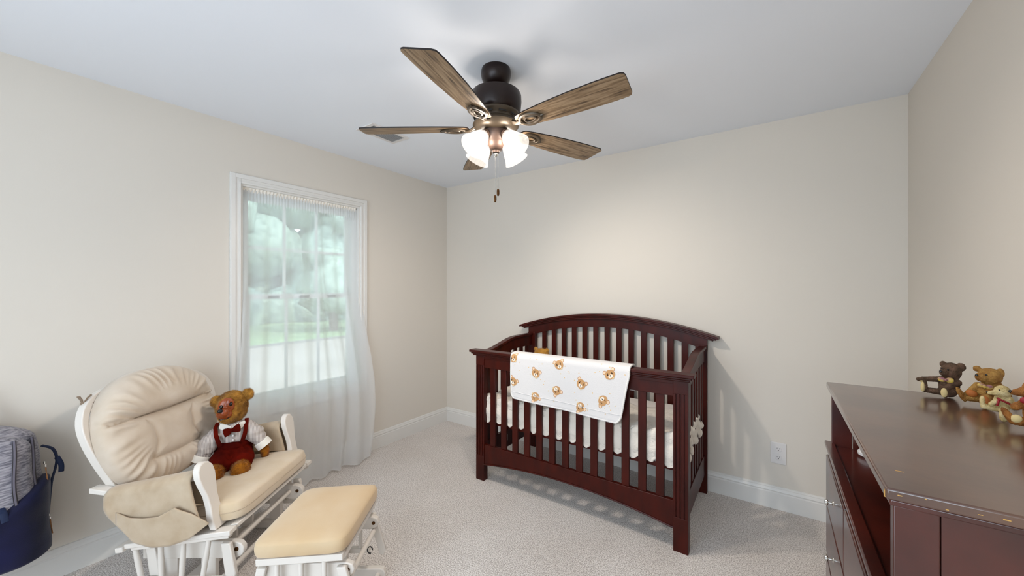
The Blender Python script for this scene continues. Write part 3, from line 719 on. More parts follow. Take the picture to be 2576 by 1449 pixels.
# bent wood bow
pts = [(-.262, .06), (-.285, .12), (-.318, .22), (-.340, .32), (-.338, .39), (-.308, .45), (-.25, .49), (-.16, .512), (-.06, .52)]
pts = pts+[(-a, b_) for a, b_ in pts[::-1]]
fine = []
for i in range(len(pts)-1):
    for k in range(4):
        f_ = k/4; p0 = pts[max(0, i-1)]; p1 = pts[i]; p2 = pts[i+1]; p3 = pts[min(len(pts)-1, i+2)]
        fine.append(tuple(.5*((2*p1[j])+(-p0[j]+p2[j])*f_+(2*p0[j]-5*p1[j]+4*p2[j]-p3[j])*f_**2+(-p0[j]+3*p1[j]-3*p2[j]+p3[j])*f_**3) for j in (0, 1)))
fine.append(pts[-1])
m = MB(); rings = []
for i, (v, w) in enumerate(fine):
    a = Vector(fine[max(0, i-1)]); b_ = Vector(fine[min(len(fine)-1, i+1)]); t_ = (b_-a).normalized(); n_ = Vector((-t_.y, t_.x))
    ring = []
    for dx_, dn in ((-.055, -.016), (-.020, -.016), (-.020, .016), (-.055, .016)):
        ring.append(m.b.verts.new(BK(dx_, v+n_.x*dn, w+n_.y*dn)))
    rings.append(ring)
fs_ = []
for i in range(len(rings)-1):
    for k in range(4): fs_.append(m.b.faces.new((rings[i][k], rings[i][(k+1) % 4], rings[i+1][(k+1) % 4], rings[i+1][k])))
fs_ += [m.b.faces.new(rings[0]), m.b.faces.new(rings[-1][::-1])]; m._set(fs_)
bf = m.out('back_frame', 'white_wood', ch, bevel=.004, seg=3)
for v in (-.18, -.09, 0, .09, .18):
    m = MB(); m.tube([BK(-.045, v, .02), BK(-.045, v*1.15, .49)], .009, 8); m.out('back_spindle', 'white_wood', bf)
m = MB(); m.tube([BK(-.055, -.27, .055), BK(-.055, .27, .055)], .016, 8); m.out('back_lower_rail', 'white_wood', bf)
m = MB()
kx = BK(-.035, -.290, .470)
m.tube([kx+Vector((.03, .03, -.01)), kx+Vector((.005, .004, .004)), kx+Vector((-.012, -.012, .006)), kx+Vector((-.012, -.02, -.01))], .006, 8, flat=(1, .5))
m.tube([kx+Vector((-.010, -.012, .004)), kx+Vector((-.006, -.022, .024)), kx+Vector((-.004, -.034, .040))], [.004, .006, .007], 8, flat=(1, .5))
m.tube([kx+Vector((-.008, -.010, .006)), kx+Vector((.004, -.004, .028)), kx+Vector((.012, .002, .038))], [.004, .007, .008], 8, flat=(1, .5))
m.ell(kx+Vector((-.010, -.012, .004)), .008, seg=10); m.out('cushion_tie', 'tie_cloth', bc)
# arms
def armtop(u): return .525+(.595-.525)*(u+.15)/.37
for sg, nm in ((-1, 'arm'), (1, 'arm')):
    yc = sg*.315
    m = MB(); m.prism([(-.225, .530), (-.15, .518), (.235, armtop(.235)-.012), (.235, armtop(.235)-.036), (-.15, .497), (-.225, .508)], lambda a, b, t: (a, t, b), yc-.022, yc+.022)
    arm = m.out('arm_rest', 'white_wood', ch, bevel=.004)
    # front paddle, S shaped
    prof = [(-.030, 0), (-.034, .05), (-.026, .10), (-.026, .15), (-.038, .20), (-.044, .24), (-.040, .27), (-.024, .292), (0, .299), (.024, .292), (.040, .27), (.044, .24), (.038, .20), (.028, .15), (.028, .10), (.036, .05), (.034, 0)]
    R_ = R3(10)
    m = MB()
    def pf(a, b_, t): 
        k = 1-b_/.3; return Vector((.220+.062*k+t*1.0, yc+a+(-sg)*.015*k, .345+b_*.965))
    m.prism(prof, pf, 0, .028); m.out('arm_front_post', 'white_wood', ch, bevel=.005, seg=3, sharp=50)
    # padded cover over the arm
    m = MB()
    def pad(a, s_):
        u = -.140+a*.360; tz = armtop(u)
        # cross-section: outside bottom -> over the top -> inside bottom
        hw = .040
        outb = lerp([.42, .315, .302, .31, .335, .375], a) if sg < 0 else lerp([.42, .35, .34, .35, .36, .375], a)
        inb = .43
        if s_ < .42: k = s_/.42; y = -hw-.006*math.sin(k*PI)-.004*math.sin(u*30)*math.sin(k*PI); z = outb+(tz-.03-outb)*k
        elif s_ > .58: k = (1-s_)/.42; y = hw; z = inb+(tz-.03-inb)*k
        else: k = (s_-.42)/.16*PI; y = -hw*math.cos(k); z = tz-.03+.030*math.sin(k)
        uu = u+(.055*max(0, (tz-.03-z)/.2) if s_ < .5 else .05*max(0, (tz-.03-z)/.2))
        return Vector((uu, yc+y if sg < 0 else yc-y, z+.0015*noise.noise(Vector((u*20, y*30, z*20)))))
    m.grid(30, 50, pad); pd = m.out('arm_pad', 'suede_dark', ch, sharp=0, solid=.008, fix=False)
    if sg < 0:
        m = MB()
        def pocket(a, b_):
            uu = -.10+a*.385
            lo = lerp([.40, .322, .302, .308, .335, .395], a); hi = lerp([.445, .428, .430, .438, .472, .445, .40], a)
            if hi < lo+.004: hi = lo+.004
            z = lo+(hi-lo)*b_
            bulge = .022*math.sin(PI*a)*(.35+.65*b_)*(1-.5*math.exp(-((a-.62)/.05)**2)*b_)
            return (uu+.02, yc-.050-bulge, z)
        m.grid(40, 14, pocket); m.out('side_pocket', 'suede_dark', pd, sharp=0, solid=.005, fix=False)
# deck frame (tilted with the seat)
def DT(p): return Rt @ Vector(p) + Vector((0, 0, .357))
m = MB()
for sg in (-1, 1): m.box(DT((.145, sg*.318, -.064)), (.45, .046, .020), Rt); m.box(DT((.145, sg*.315, -.082)), (.42, .03, .018), Rt)
for x in (-.065, .353): m.box(DT((x, 0, -.062)), (.03, .578, .018), Rt)
m.box(DT((.145, 0, -.062)), (.43, .578, .008), Rt)
m.out('seat_frame', 'white_wood', ch, bevel=.003)
m = MB(); m.box(DT((-.095, 0, -.072)), (.032, .70, .022), Rt); m.out('rear_cross_rail', 'white_wood', ch, bevel=.003)
# swing rails below the deck with spindles
for sg in (-1, 1):
    m = MB(); m.box((.12, sg*.315, .118), (.40, .035, .022)); rail = m.out('lower_side_rail', 'white_wood', ch, bevel=.003)
    for x0, x1 in ((-.05, -.02), (.06, .065), (.16, .15), (.27, .24)):
        m = MB(); z1 = DT((x0, 0, -.085)).z; m.tube([(x0, sg*.315, z1), ((x0+x1)/2, sg*.315, (z1+.125)/2), (x1, sg*.315, .125)], [.009, .0115, .010], 10); m.out('spindle', 'white_wood', rail)
# base: two side assemblies, feet on the floor
for sg in (-1, 1):
    yb = sg*.245
    m = MB(); m.b2((-.08, yb-.018, 0), (.36, yb+.018, .05)); ft = m.out('base_foot', 'white_wood', ch, bevel=.012, seg=3)
    for x in (.05, .22):
        m = MB(); m.b2((x-.032, yb-.012, .05), (x+.032, yb+.012, .18)); m.out('base_post', 'white_wood', ft, bevel=.003)
    m = MB(); m.prism([(-.07, .175), (.34, .175), (.365, .185), (.378, .202), (.378, .225), (.365, .242), (.34, .250), (-.07, .250)], lambda a, b, t: (a, t, b), yb-.014, yb+.014)
    bm_ = m.out('base_top_beam', 'white_wood', ch, bevel=.004)
    m = MB(); m.tube([(.348, yb-.017, .218), (.348, yb+.017, .218)], .009, 14); m.out('pivot_bolt', 'brass', bm_)
    for x in (-.01, .32):
        m = MB(); m.prism([(x-.020, .262), (x+.020, .262), (x+.045, .13), (x+.040, .105), (x+.010, .10), (x, .115)], lambda a, b, t: (a, t, b), sg*.272, sg*.292)
        m.out('swing_arm', 'white_wood', ch, bevel=.004)
for x, z in ((.30, .212), (.10, .03), (-.04, .21), (.28, .085)):
    m = MB(); m.tube([(x, -.245, z), (x, .245, z)], .013 if z > .1 else .011, 12); m.out('cross_dowel', 'white_wood', ch)
m = MB(); m.b2((.11, -.245, .055), (.16, .245, .085)); m.out('base_stretcher', 'white_wood', ch, bevel=.003)
for y in (-.12, 0, .12):
    m = MB(); m.box((.135, y, .18), (.07, .014, .19)); m.out('center_slat', 'white_wood', ch, bevel=.002)

# ------------------------------------------------------------ ottoman
ot = thing('glider_ottoman', 'white gliding ottoman with tan suede top in front of the chair', 'ottoman', (1.2, -2.05, 0), math.radians(36))
m = MB(); f = cushion(-.148, .215, -.203, .228, 0, .062); m.grid(90, 36, f, wrap=True)
for v in m.b.verts:
    q = max(0, 1-abs((v.co.x-.036)/.19)**2.5)*max(0, 1-abs((v.co.y-.018)/.235)**2.5)
    v.co.z += .012*q*(v.co.z > .0) ; v.co = R3(-3) @ v.co + Vector((0, 0, .388))
bmesh.ops.remove_doubles(m.b, verts=m.b.verts[:], dist=.0004)
m.out('cushion', 'ottoman', ot, sharp=0)
m = MB()
for y in (-.175, .205): m.box((.036, y, .344), (.33, .030, .026), R3(-3))
for x in (-.115, .187): m.box((x, .015, .344), (.03, .36, .022), R3(-3))
m.box((.036, .015, .353), (.32, .38, .008), R3(-3)); m.out('seat_frame', 'white_wood', ot, bevel=.003)
for y in (-.175, .205):
    m = MB(); m.box((.036, y, .115), (.27, .026, .022)); rl = m.out('lower_side_rail', 'white_wood', ot, bevel=.003)
    for x in (-.055, .036, .125):
        m = MB(); m.tube([(x, y, .337), (x, y, .12)], .0095, 10); m.out('spindle', 'white_wood', rl)
for y in (-.135, .165):
    m = MB(); m.prism([(-.16, 0), (.235, 0), (.255, .012), (.262, .032), (.252, .052), (.235, .058), (-.16, .058), (-.178, .045), (-.18, .02)], lambda a, b, t: (a, t, b), y-.014, y+.014); ft = m.out('base_foot', 'white_wood', ot, bevel=.004)
    m = MB(); m.b2((.0, y-.011, .058), (.08, y+.011, .27)); m.out('base_post', 'white_wood', ft, bevel=.003)
    m = MB(); m.prism([(-.14, .245), (.20, .245), (.222, .256), (.230, .275), (.222, .294), (.20, .302), (-.14, .302), (-.155, .28)], lambda a, b, t: (a, t, b), y-.013, y+.013); bm_ = m.out('base_top_beam', 'white_wood', ot, bevel=.004)
    m = MB(); m.tube([(.205, y-.016, .275), (.205, y+.016, .275)], .008, 14); m.out('pivot_bolt', 'brass', bm_)
    for x, dx_ in ((.185, .05), (-.12, -.04)):
        yy = y+(.026 if y > 0 else -.026)
        m = MB(); m.prism([(x-.018, .30), (x+.018, .30), (x+.018+dx_, .125), (x+dx_+.008, .10), (x+dx_-.014, .105), (x+dx_-.018, .13)], lambda a, b, t: (a, t, b), yy-.009, yy+.009); m.out('swing_arm', 'white_wood', ot, bevel=.004)
for x, z in ((.205, .235), (.225, .030), (-.13, .03)):
    m = MB(); m.tube([(x, -.135, z), (x, .165, z)], .011, 12); m.out('cross_dowel', 'white_wood', ot)
m = MB(); m.tube([(.19+.012*math.cos(a), .148, .15+.016*math.sin(a)) for a in [k*2*PI/16 for k in range(14)]], .0025, 6); m.out('lock_hook', 'black_hole', ot)

# ------------------------------------------------------------ big teddy on the chair
S = 1/476
def px(*a): return (a[0]*S*.80, a[1]*S, a[2]*S*.97)
bear = thing('dressed_teddy_bear', 'golden plush bear in maroon overalls and striped shirt sitting on the glider', 'teddy bear', (.368, -2.058, .404), math.radians(62))
def E_(c, r, rot=None): return ('e', px(*c), px(*r)) + ((rot,) if rot else ())
def C_(a, b_, r0, r1): return ('c', px(*a), px(*b_), r0*S, r1*S)
blob('head', [E_((-4, 12, 160), (45, 38, 40)), E_((-2, 10, 145), (41, 38, 30)), E_((-44, 10, 176), (17, 9, 16)), E_((40, 10, 188), (18, 9, 16)), E_((-6, -14, 142), (30, 22, 20)), E_((0, 12, 110), (24, 20, 20))], .0035, 'fur', bear, fuzz=(26000, .0085, .00055), warp=.002, wscale=60)
hd = bear.children[0]
blob('face_mask', [E_((-12, -24, 168), (23, 9, 24), (0, .25, .15)), E_((-15, -31, 150), (22, 14, 13), (0, .1, .1)), E_((-14, -38, 157), (14, 12, 12)), E_((-4, -26, 176), (14, 8, 15)), E_((-22, -24, 172), (12, 8, 14))], .002, 'mask', hd, smooth=6)
m = MB(); m.ell(px(-23, -47, 164), px(7.5, 5, 5.5)); m.out('nose', 'black', hd)
for x, z in ((-23, 171), (2, 176)):
    m = MB(); m.ell(px(x, -32.5, z), px(5, 4, 5)); e = m.out('eye', 'eye', hd)
    m = MB(); m.ell(px(x+1, -36, z+1.5), px(.9, .6, .9), seg=8); m.out('glint', 'collar', e)
m = MB(); m.tube([px(-28, -41, 143), px(-22, -44.5, 140), px(-14, -45.5, 142), px(-6, -43.5, 141), px(1, -37, 145)], .0018, 6); m.out('mouth_line', 'black', hd)
blob('shirt', [E_((4, 2, 85), (43, 30, 40)), E_((4, 2, 105), (38, 26, 18)),
     C_((-32, 0, 98), (-58, -8, 74), 18, 24), C_((-58, -8, 74), (-76, -14, 46), 24, 18), C_((40, 0, 100), (62, -6, 82), 18, 23), C_((62, -6, 82), (80, -12, 60), 23, 16)], .004, 'shirt', bear, warp=.006, wscale=28)
sh_ = bear.children[-1]
for (a, b_, r) in (((-76, -14, 46), (-82, -17, 32), 18), ((80, -12, 60), (90, -14, 46), 16)):
    m = MB(); d_ = (Vector(b_)-Vector(a)).normalized(); mx = Matrix.Translation(px(*a)) @ d_.to_track_quat('Z', 'Y').to_matrix().to_4x4(); l_ = (Vector(b_)-Vector(a)).length
    m.lathe([(r*S, 0), ((r+2.5)*S, l_*.1*S), ((r+3)*S, l_*S), ((r-1)*S, l_*S), ((r-3)*S, l_*.6*S), (0, l_*.6*S)], 20, mx); m.out('cuff', 'collar', sh_)
blob('paw', [C_((86, -12, 50), (92, -12, 30), 11, 11), E_((92, -12, 24), (12, 11, 12))], .004, 'fur2', bear, fuzz=(1500, .008, .0006)); blob('paw', [C_((-74, -14, 40), (-78, -14, 28), 11, 12)], .004, 'fur2', bear, fuzz=(1500, .008, .0006))
m = MB()
for sg in (-1, 1):
    m.prism([(3+sg*2, 108), (3+sg*18, 103), (3+sg*36, 112), (3+sg*33, 124), (3+sg*14, 121), (3+sg*2, 116)], lambda a, b, t: px(a, -20-.10*(120-b)-abs(a-3)*-.30+t, b-2), -5, -2)
m.out('shirt_collar', 'collar', sh_, bevel=.001)
blob('overalls', [E_((4, 0, 42), (50, 36, 38)), C_((-18, -8, 30), (-24, -55, 24), 30, 25), C_((26, -8, 30), (34, -50, 26), 30, 25), E_((4, -4, 62), (46, 31, 14))], .004, 'maroon', bear, warp=.008, wscale=24)
ov = bear.children[-1]
def strap(pts): m = MB(); m.tube([px(*q) for q in pts], .0105, 10, flat=(.25, 1)); m.out('suspender_strap', 'maroon', ov)
strap([(-26, -33, 68), (-32, -32, 84), (-38, -27, 98), (-42, -14, 113), (-40, 5, 120)]); strap([(32, -33, 74), (38, -30, 90), (40, -24, 104), (40, -12, 116), (38, 5, 122)])
m = MB()
for sg in (-1, 1): m.prism([(0, -3), (sg*9, -9), (sg*21, -11), (sg*23, 0), (sg*21, 10), (sg*9, 8), (0, 3)], lambda a, b, t: px(5+a*math.cos(.25)-b*math.sin(.25), -32+t, 107+a*math.sin(.25)+b), -5, 2)
m.ell(px(5, -35, 107), px(5, 4, 5)); m.out('bow_tie', 'maroon', sh_, bevel=.002)
for z in (91, 79):
    m = MB(); m.ell(px(7, -30.5, z), px(3.2, 1.6, 3.2), seg=12); m.out('button', 'plate', sh_)
for x0, x1 in ((-26, -29), (33, 37)):
    blob('foot', [C_((x0, -62, 20), (x1, -84, 20), 20, 21), E_((x1, -92, 20), (26, 16, 22)), E_((x1, -88, 8), (22, 20, 9))], .004, 'fur2', bear, fuzz=(6500, .0085, .0006), warp=.002, wscale=60)

# ------------------------------------------------------------ backpack hanging at left
bag = thing('backpack', 'heather grey and navy backpack with tan leather zipper pulls at the left wall', 'backpack', (.022, -2.862, .210))
def bagshell(z0, z1, x0, x1, hy, n=2.6, taper=0, bulge=0, seed=0, amp=.006, shear=0):
    def f(u, v):
        a = u*2*PI; c, s_ = math.cos(a), math.sin(a); e = 2/n
        k = 1.0
        p = v
        zz = z0+(z1-z0)*v
        if v < .12: k = (1-(1-v/.12)**2.2)**.5
        if v > .86: k = (1-((v-.86)/.14)**2.2)**.5
        hx = (x1-x0)/2*(1+bulge*math.sin(PI*v)); w = hy*(1-taper*v)
        P = Vector((x0+hx+hx*k*math.copysign(abs(c)**e, c), w*(.25*(1-k)*0+k)*math.copysign(abs(s_)**e, s_), zz))
        P.z += shear*P.y*max(0, v-.3)/.7
        P += Vector(noise.noise_vector(P*9+Vector((seed, 0, 0))))*amp
        return P
    return f
m = MB(); m.grid(90, 50, bagshell(.20, .60, .0, .190, .178, n=2.2, taper=.26, seed=1, shear=-.25), wrap=True); body = m.out('main_body', 'heather', bag, sharp=0)
m = MB(); m.grid(80, 40, bagshell(.16, .575, .10, .240, .138, n=2.3, taper=.14, seed=3, shear=-.2), wrap=True); m.out('front_pocket', 'heather', bag, sharp=0)
m = MB(); m.grid(90, 44, bagshell(.0, .25, .0, .255, .178, n=2.3, taper=-.02, bulge=.08, seed=5, amp=.012, shear=.75), wrap=True); m.out('navy_base', 'navy', bag, sharp=0)
m = MB(); m.grid(60, 30, bagshell(.03, .22, .15, .270, .125, n=2.3, seed=8, amp=.006, shear=.6), wrap=True); m.out('navy_pocket', 'navy', bag, sharp=0)
for y0_, xo in ((.145, .186), (.084, .243)):
    def zp(z, o_=0, d=0): k = (z-.26)/.3; return (xo-.06*max(0, k-.75)-.01+d, (y0_+o_)*(1-.20*k)+.006*math.sin(z*14), z-.2*y0_*k)
    zs = [.26+.3*k/14 for k in range(15)]
    m = MB(); m.tube([zp(z, 0, 0) for z in zs], .011, 10, flat=(.6, 1)); bd = m.out('zipper_band', 'zip', bag)
    for o_ in (-.0045, .0045):
        m = MB(); m.tube([zp(z, o_, .0075) for z in zs], .0014, 6); m.out('zipper_teeth', 'black_hole', bd)
for (x, y, z) in ((.17, .158, .40), (.16, .172, .16)):
    m = MB(); m.ell((x, y, z+.008), (.006, .004, .008), seg=10); m.box((x, y+.003, z-.006), (.004, .004, .012)); zp = m.out('zipper_pull', 'chrome', bag)
    m = MB()
    for o_ in (-.004, .004): m.box((x+o_, y+.006, z-.045), (.006, .003, .065), Euler((.12*(1 if o_ > 0 else .5), o_*25, 0)).to_matrix())
    m.out('leather_tassel', 'leather', zp)
m = MB()
def spl(P, n=6):
    o_ = []
    for i in range(len(P)-1):
        p0, p1, p2, p3 = [Vector(P[max(0, min(len(P)-1, j))]) for j in (i-1, i, i+1, i+2)]
        for k in range(n):
            f_ = k/n; o_.append(.5*((2*p1)+(-p0+p2)*f_+(2*p0-5*p1+4*p2-p3)*f_**2+(-p0+3*p1-3*p2+p3)*f_**3))
    return o_+[Vector(P[-1])]
m.tube(spl([(.05, .160, .455), (.07, .190, .435), (.075, .202, .39), (.07, .198, .34), (.05, .188, .27), (.03, .180, .12)]), .009, 12, flat=(1, .4)); m.tube(spl([(.075, .202, .395), (.085, .214, .36), (.09, .214, .325)]), .009, 12, flat=(1, .5)); m.out('side_strap', 'navy_strap', bag)
m = MB(); m.tube([(.04, .034*math.cos(a), .585+.085*math.sin(a)) for a in [PI*k/20 for k in range(21)]], .008, 12, flat=(1, .6)); m.out('top_handle', 'teal_strap', bag)
m = MB(); m.tube([(.235, .04, .285), (.262, .045, .27), (.270, .05, .235)], .008, 8, flat=(1.3, .3)); m.out('pull_tab', 'navy_strap', bag)
hk = thing('wall_hook', 'white metal hook on the left wall carrying the backpack', 'hook', (0, -2.862, .93))
m = MB(); m.b2((0, -.012, -.035), (.006, .012, .035)); m.out('back_plate', 'trim', hk, bevel=.002)
m = MB(); m.tube([(.004, 0, -.015), (.04, 0, -.022), (.062, 0, -.012), (.066, 0, .012)], .006, 10); m.out('hook_arm', 'trim', hk)

# ------------------------------------------------------------ dresser
DX0, DX1, DY0, DY1 = 3.0, 3.436, -2.012, -1.10
dr = thing('dresser', 'dark cherry wood dresser with an open shelf under its top beside the right wall', 'dresser', (3.22, -1.556, 0))
def db(m, lo, hi): m.b2((lo[0]-3.22, lo[1]+1.556, lo[2]), (hi[0]-3.22, hi[1]+1.556, hi[2]))
m = MB(); db(m, (DX0, DY0, 1.020), (DX1, DY1, 1.040)); m.out('top', 'dresser_top', dr, bevel=.004, seg=3)
m = MB(); db(m, (DX0+.006, DY0+.006, 1.008), (DX1, DY1-.006, 1.020)); 
m.out('top_moulding', 'dresser', dr, bevel=.003)
m = MB()
rr = random.Random(3)
for k in range(9):
    x = DX0+.012+.028*k+rr.uniform(0, .012); w = rr.uniform(.002, .009); z = 1.036-rr.uniform(0, .010)
    db(m, (x, DY0-.0006, z-rr.uniform(.0008, .002)), (x+w, DY0+.001, z))
db(m, (DX0-.0006, DY0+.004, 1.022), (DX0+.001, DY0+.010, 1.034)); db(m, (DX0+.030, DY0+.095, 1.0398), (DX0+.042, DY0+.0975, 1.0402))
m.out('chipped_edge', 'chip', dr)
# near and far side panels: stiles, rails, recessed panel
for y0, y1, s_ in ((DY0+.012, DY0+.034, -1), (DY1-.034, DY1-.012, 1)):
    yo = y0 if s_ < 0 else y1; yi = y0+.008 if s_ < 0 else y1-.008
    a, b_ = (y0, y1)
    m = MB(); db(m, (DX0+.012, a, .0), (DX0+.068, b_, 1.008)); db(m, (DX1-.06, a, 0), (DX1, b_, 1.008)); db(m, (DX0+.068, a, .06), (DX1-.06, b_, .14)); 
    sp = m.out('side_frame', 'dresser', dr, bevel=.0015)
    m = MB(); db(m, (DX0+.070, a+(.002 if s_ < 0 else 0), .14), (DX1-.06, b_-(0 if s_ < 0 else .002), 1.008)); m.out('side_panel', 'dresser', dr)
m = MB(); db(m, (DX1-.012, DY0+.034, .06), (DX1-.002, DY1-.034, 1.008)); m.out('back_panel', 'dresser', dr)
m = MB(); db(m, (DX0+.022, DY0+.034, .800), (DX1-.012, DY1-.034, .818)); m.out('open_shelf', 'dresser', dr, bevel=.001)
m = MB()
db(m, (DX0-.006, DY0+.034, .812), (DX0+.022, DY1-.010, .826)); db(m, (DX0-.002, DY0+.034, .800), (DX0+.022, DY1-.012, .812)); db(m, (DX0+.004, DY0+.034, .785), (DX0+.022, DY1-.012, .800))
m.out('shelf_front_moulding', 'dresser', dr, bevel=.003, seg=2)
m = MB(); db(m, (DX0+.012, DY0+.034, .06), (DX0+.022, DY1-.034, .79)); db(m, (DX0+.012, DY0+.034, .06), (DX1-.02, DY1-.034, .08)); m.out('carcass', 'dresser', dr)
ym = (DY0+DY1)/2
for z0, z1 in ((.615, .785), (.435, .605), (.255, .425), (.085, .245)):
    for y0, y1 in ((DY0+.036, ym-.003), (ym+.003, DY1-.036)):
        m = MB(); db(m, (DX0-.004, y0, z0), (DX0+.012, y1, z1)); d_ = m.out('drawer', 'dresser', dr, bevel=.004, seg=3)
        for kk in (.5,):
            y = y0+(y1-y0)*kk; zc = (z0+z1)/2
            m = MB(); mx = Matrix.Translation((DX0-.004-3.22, y+1.556, zc)) @ Matrix.Rotation(-PI/2, 4, 'Y')
            m.lathe([(0, 0), (.009, 0), (.008, .002), (.0035, .004), (.0035, .012), (.008, .014), (.0105, .017), (.009, .021), (0, .022)], 20, mx); m.out('knob', 'chrome', d_)
m = MB(); m.lathe([(0, 0), (.022, 0), (.030, .006), (.031, .014), (.026, .022), (.015, .027), (0, .029)], 28)  # small round white object of no known kind, modelled as a puck
o = m.out('white_puck', 'plate', loc=(3.105, -1.19, .8186)); tag(o, 'small round white object lying on the dresser open shelf', 'dish')

# figurines
def fig(name, label, loc, rot, skin, parts, extras, vox=.0016, scale=1/800):
    t = thing(name, label, 'figurine', loc, rot)
    def q(v): return (v[0]*scale*.74, v[1]*scale*.85, v[2]*scale)
    sh = []
    for s_ in parts:
        if s_[0] == 'e': sh.append(('e', q(s_[1]), q(s_[2])) + tuple(s_[3:]))
        else: sh.append(('c', q(s_[1]), q(s_[2]), s_[3]*scale*.9, s_[4]*scale*.9))
    blob('body', sh, vox, skin, t, smooth=2, warp=.0007, wscale=260)
    for nm, mt_, items in extras:
        groups = [items] if nm in ('bow_tie', 'ribbon') else [[i] for i in items]
        for gi, g_ in enumerate(groups):
            m = MB()
            for it in g_:
                if it[0] == 'e': m.ell(q(it[1]), q(it[2]), Euler(it[3]).to_matrix() if len(it) > 3 else None, seg=12)
                else: m.tube([q(p_) for p_ in it[1]], it[2]*scale, 6)
            m.out(nm if nm != 'face_feature' else ('nose' if gi == 0 else 'eye'), mt_, t)
    t.location.z = loc[2] - min(v.co.z for c in t.children for v in c.data.vertices) + .0003
    return t
RZ = math.radians(-16)
fig('bear_figurine', 'dark brown resin bear figurine with a yellow bow touching its foot', (3.282, -1.140, 1.0405), RZ, 'resin_dark',
    [('e', (18, 0, 24), (26, 22, 28)), ('e', (22, -2, 62), (26, 22, 23)), ('e', (8, -16, 60), (13, 14, 11)), ('e', (44, 2, 75), (12, 6, 11)), ('e', (4, 6, 78), (9, 6, 8)),
     ('c', (2, -4, 40), (-42, -12, 36), 9, 7), ('e', (-50, -12, 34), (10, 7, 6)), ('c', (4, -8, 8), (-32, -14, 9), 10, 8), ('e', (-38, -18, 18), (8, 9, 16)),
     ('c', (36, -8, 36), (14, -26, 24), 10, 8), ('c', (22, -16, 10), (14, -30, 9), 12, 9), ('e', (10, -36, 12), (10, 6, 14))],
    [('bow_tie', 'bow_yellow', [('e', (2, -22, 42), (10, 4, 6), (0, .3, 0)), ('e', (20, -22, 42), (10, 4, 7), (0, -.3, 0)), ('e', (11, -25, 42), (4, 4, 4))]),
     ('foot_pad', 'resin_pad', [('e', (-42, -24, 17), (6, 5, 13), (0, 0, .3)), ('e', (8, -41, 12), (8, 3, 12)), ('e', (-44, -14, 30), (8, 6, 3))]),
     ('face_feature', 'black', [('e', (0, -29, 63), (4, 3, 3)), ('e', (16, -23, 68), (2.5, 2, 2.5)), ('e', (2, -25, 70), (2, 2, 2))])])
fig('bear_figurine', 'light tan resin bear figurine second from the left, leaning back', (3.352, -1.215, 1.0405), RZ, 'resin_tan',
    [('e', (2, 0, 26), (25, 21, 28)), ('e', (10, -2, 68), (29, 24, 22)), ('e', (-8, -16, 66), (16, 14, 13)), ('e', (32, 4, 78), (10, 7, 13)), ('e', (-18, 6, 84), (10, 7, 8)),
     ('c', (-16, -4, 42), (-42, -8, 14), 10, 8), ('c', (-6, -8, 8), (-40, -18, 8), 10, 9), ('e', (-54, -22, 16), (8, 9, 20), (0, -.4, 0)), ('c', (26, -4, 44), (44, -4, 24), 13, 11), ('c', (36, -14, 30), (8, -24, 34), 9, 7),
     ('c', (10, -14, 10), (6, -30, 8), 13, 11), ('e', (0, -38, 10), (15, 7, 19))],
    [('bow_tie', 'bow_yellow', [('e', (-10, -24, 46), (8, 4, 6), (0, .3, 0)), ('e', (8, -24, 44), (9, 4, 6), (0, -.3, 0)), ('e', (-2, -27, 45), (5, 4, 5))]),
     ('foot_pad', 'resin_orange', [('e', (0, -44, 9), (10, 3, 14)), ('e', (-30, -22, 22), (14, 5, 9), (0, .5, 0))]),
     ('face_feature', 'black', [('e', (-19, -27, 71), (4, 3, 3)), ('e', (2, -24, 74), (3, 2, 2))])], scale=1/870)
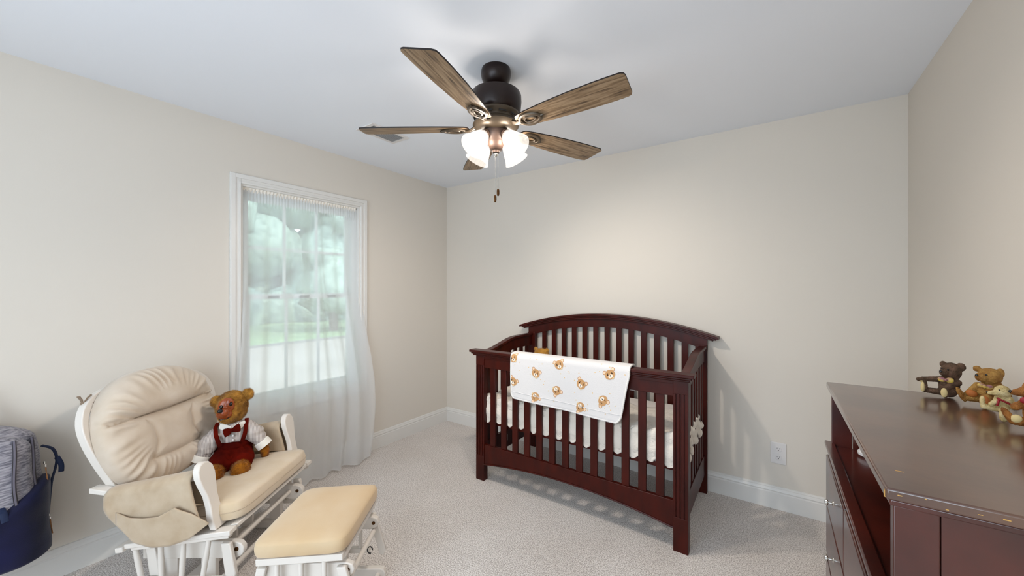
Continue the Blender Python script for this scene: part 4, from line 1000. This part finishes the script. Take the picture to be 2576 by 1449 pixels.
fig('dog_figurine', 'small cream resin figurine with a red ribbon between two tan bears', (3.330, -1.368, 1.0405), RZ, 'resin_cream',
    [('e', (4, 0, 22), (16, 14, 22)), ('e', (6, -2, 46), (17, 14, 14)), ('c', (-2, -8, 44), (-18, -12, 42), 8, 4), ('c', (-4, -6, 10), (-26, -12, 12), 8, 7), ('e', (-30, -12, 22), (6, 7, 12)),
     ('c', (8, -8, 14), (8, -22, 6), 9, 8), ('e', (8, -24, 2), (10, 7, 15)), ('c', (-2, -8, 28), (-14, -18, 20), 6, 5), ('c', (18, -4, 32), (24, -2, 16), 7, 6)],
    [('ribbon', 'bow_red', [('t', [(-4, -16, 34), (6, -18, 30), (20, -14, 24)], 2), ('t', [(0, -17, 32), (-4, -18, 18)], 2)]),
     ('face_feature', 'black', [('e', (-22, -13, 43), (2, 2, 2)), ('e', (0, -14, 51), (1.6, 1.6, 1.6))])])
fig('bear_figurine', 'golden brown resin bear figurine with dark red bow at the right end', (3.356, -1.446, 1.0405), RZ, 'resin_gold',
    [('e', (12, 0, 32), (30, 24, 34)), ('e', (10, -2, 86), (29, 25, 26)), ('c', (-8, -10, 80), (-34, -18, 76), 15, 7), ('e', (2, 6, 112), (10, 6, 10)), ('e', (34, 6, 108), (12, 7, 12)),
     ('c', (-10, -6, 52), (-30, -20, 44), 12, 10), ('c', (-2, -12, 10), (-34, -24, 12), 14, 12), ('e', (-44, -26, 20), (10, 11, 22), (0, -.5, 0)), ('c', (38, -8, 52), (30, -28, 34), 13, 10), ('c', (22, -14, 8), (20, -34, 8), 16, 13), ('e', (18, -40, 12), (16, 8, 22))],
    [('bow_tie', 'bow_red', [('e', (-14, -24, 62), (9, 4, 8), (0, .3, 0)), ('e', (8, -26, 58), (11, 5, 9), (0, -.3, 0)), ('e', (-4, -28, 61), (4, 4, 4))]),
     ('foot_pad', 'resin_pad', [('e', (16, -47, 12), (12, 3, 17)), ('e', (-30, -34, 18), (12, 5, 10), (0, .4, 0))]),
     ('face_feature', 'black', [('e', (-41, -20, 78), (4, 4, 4)), ('e', (-10, -24, 90), (3, 2.4, 3))])], scale=1/960)
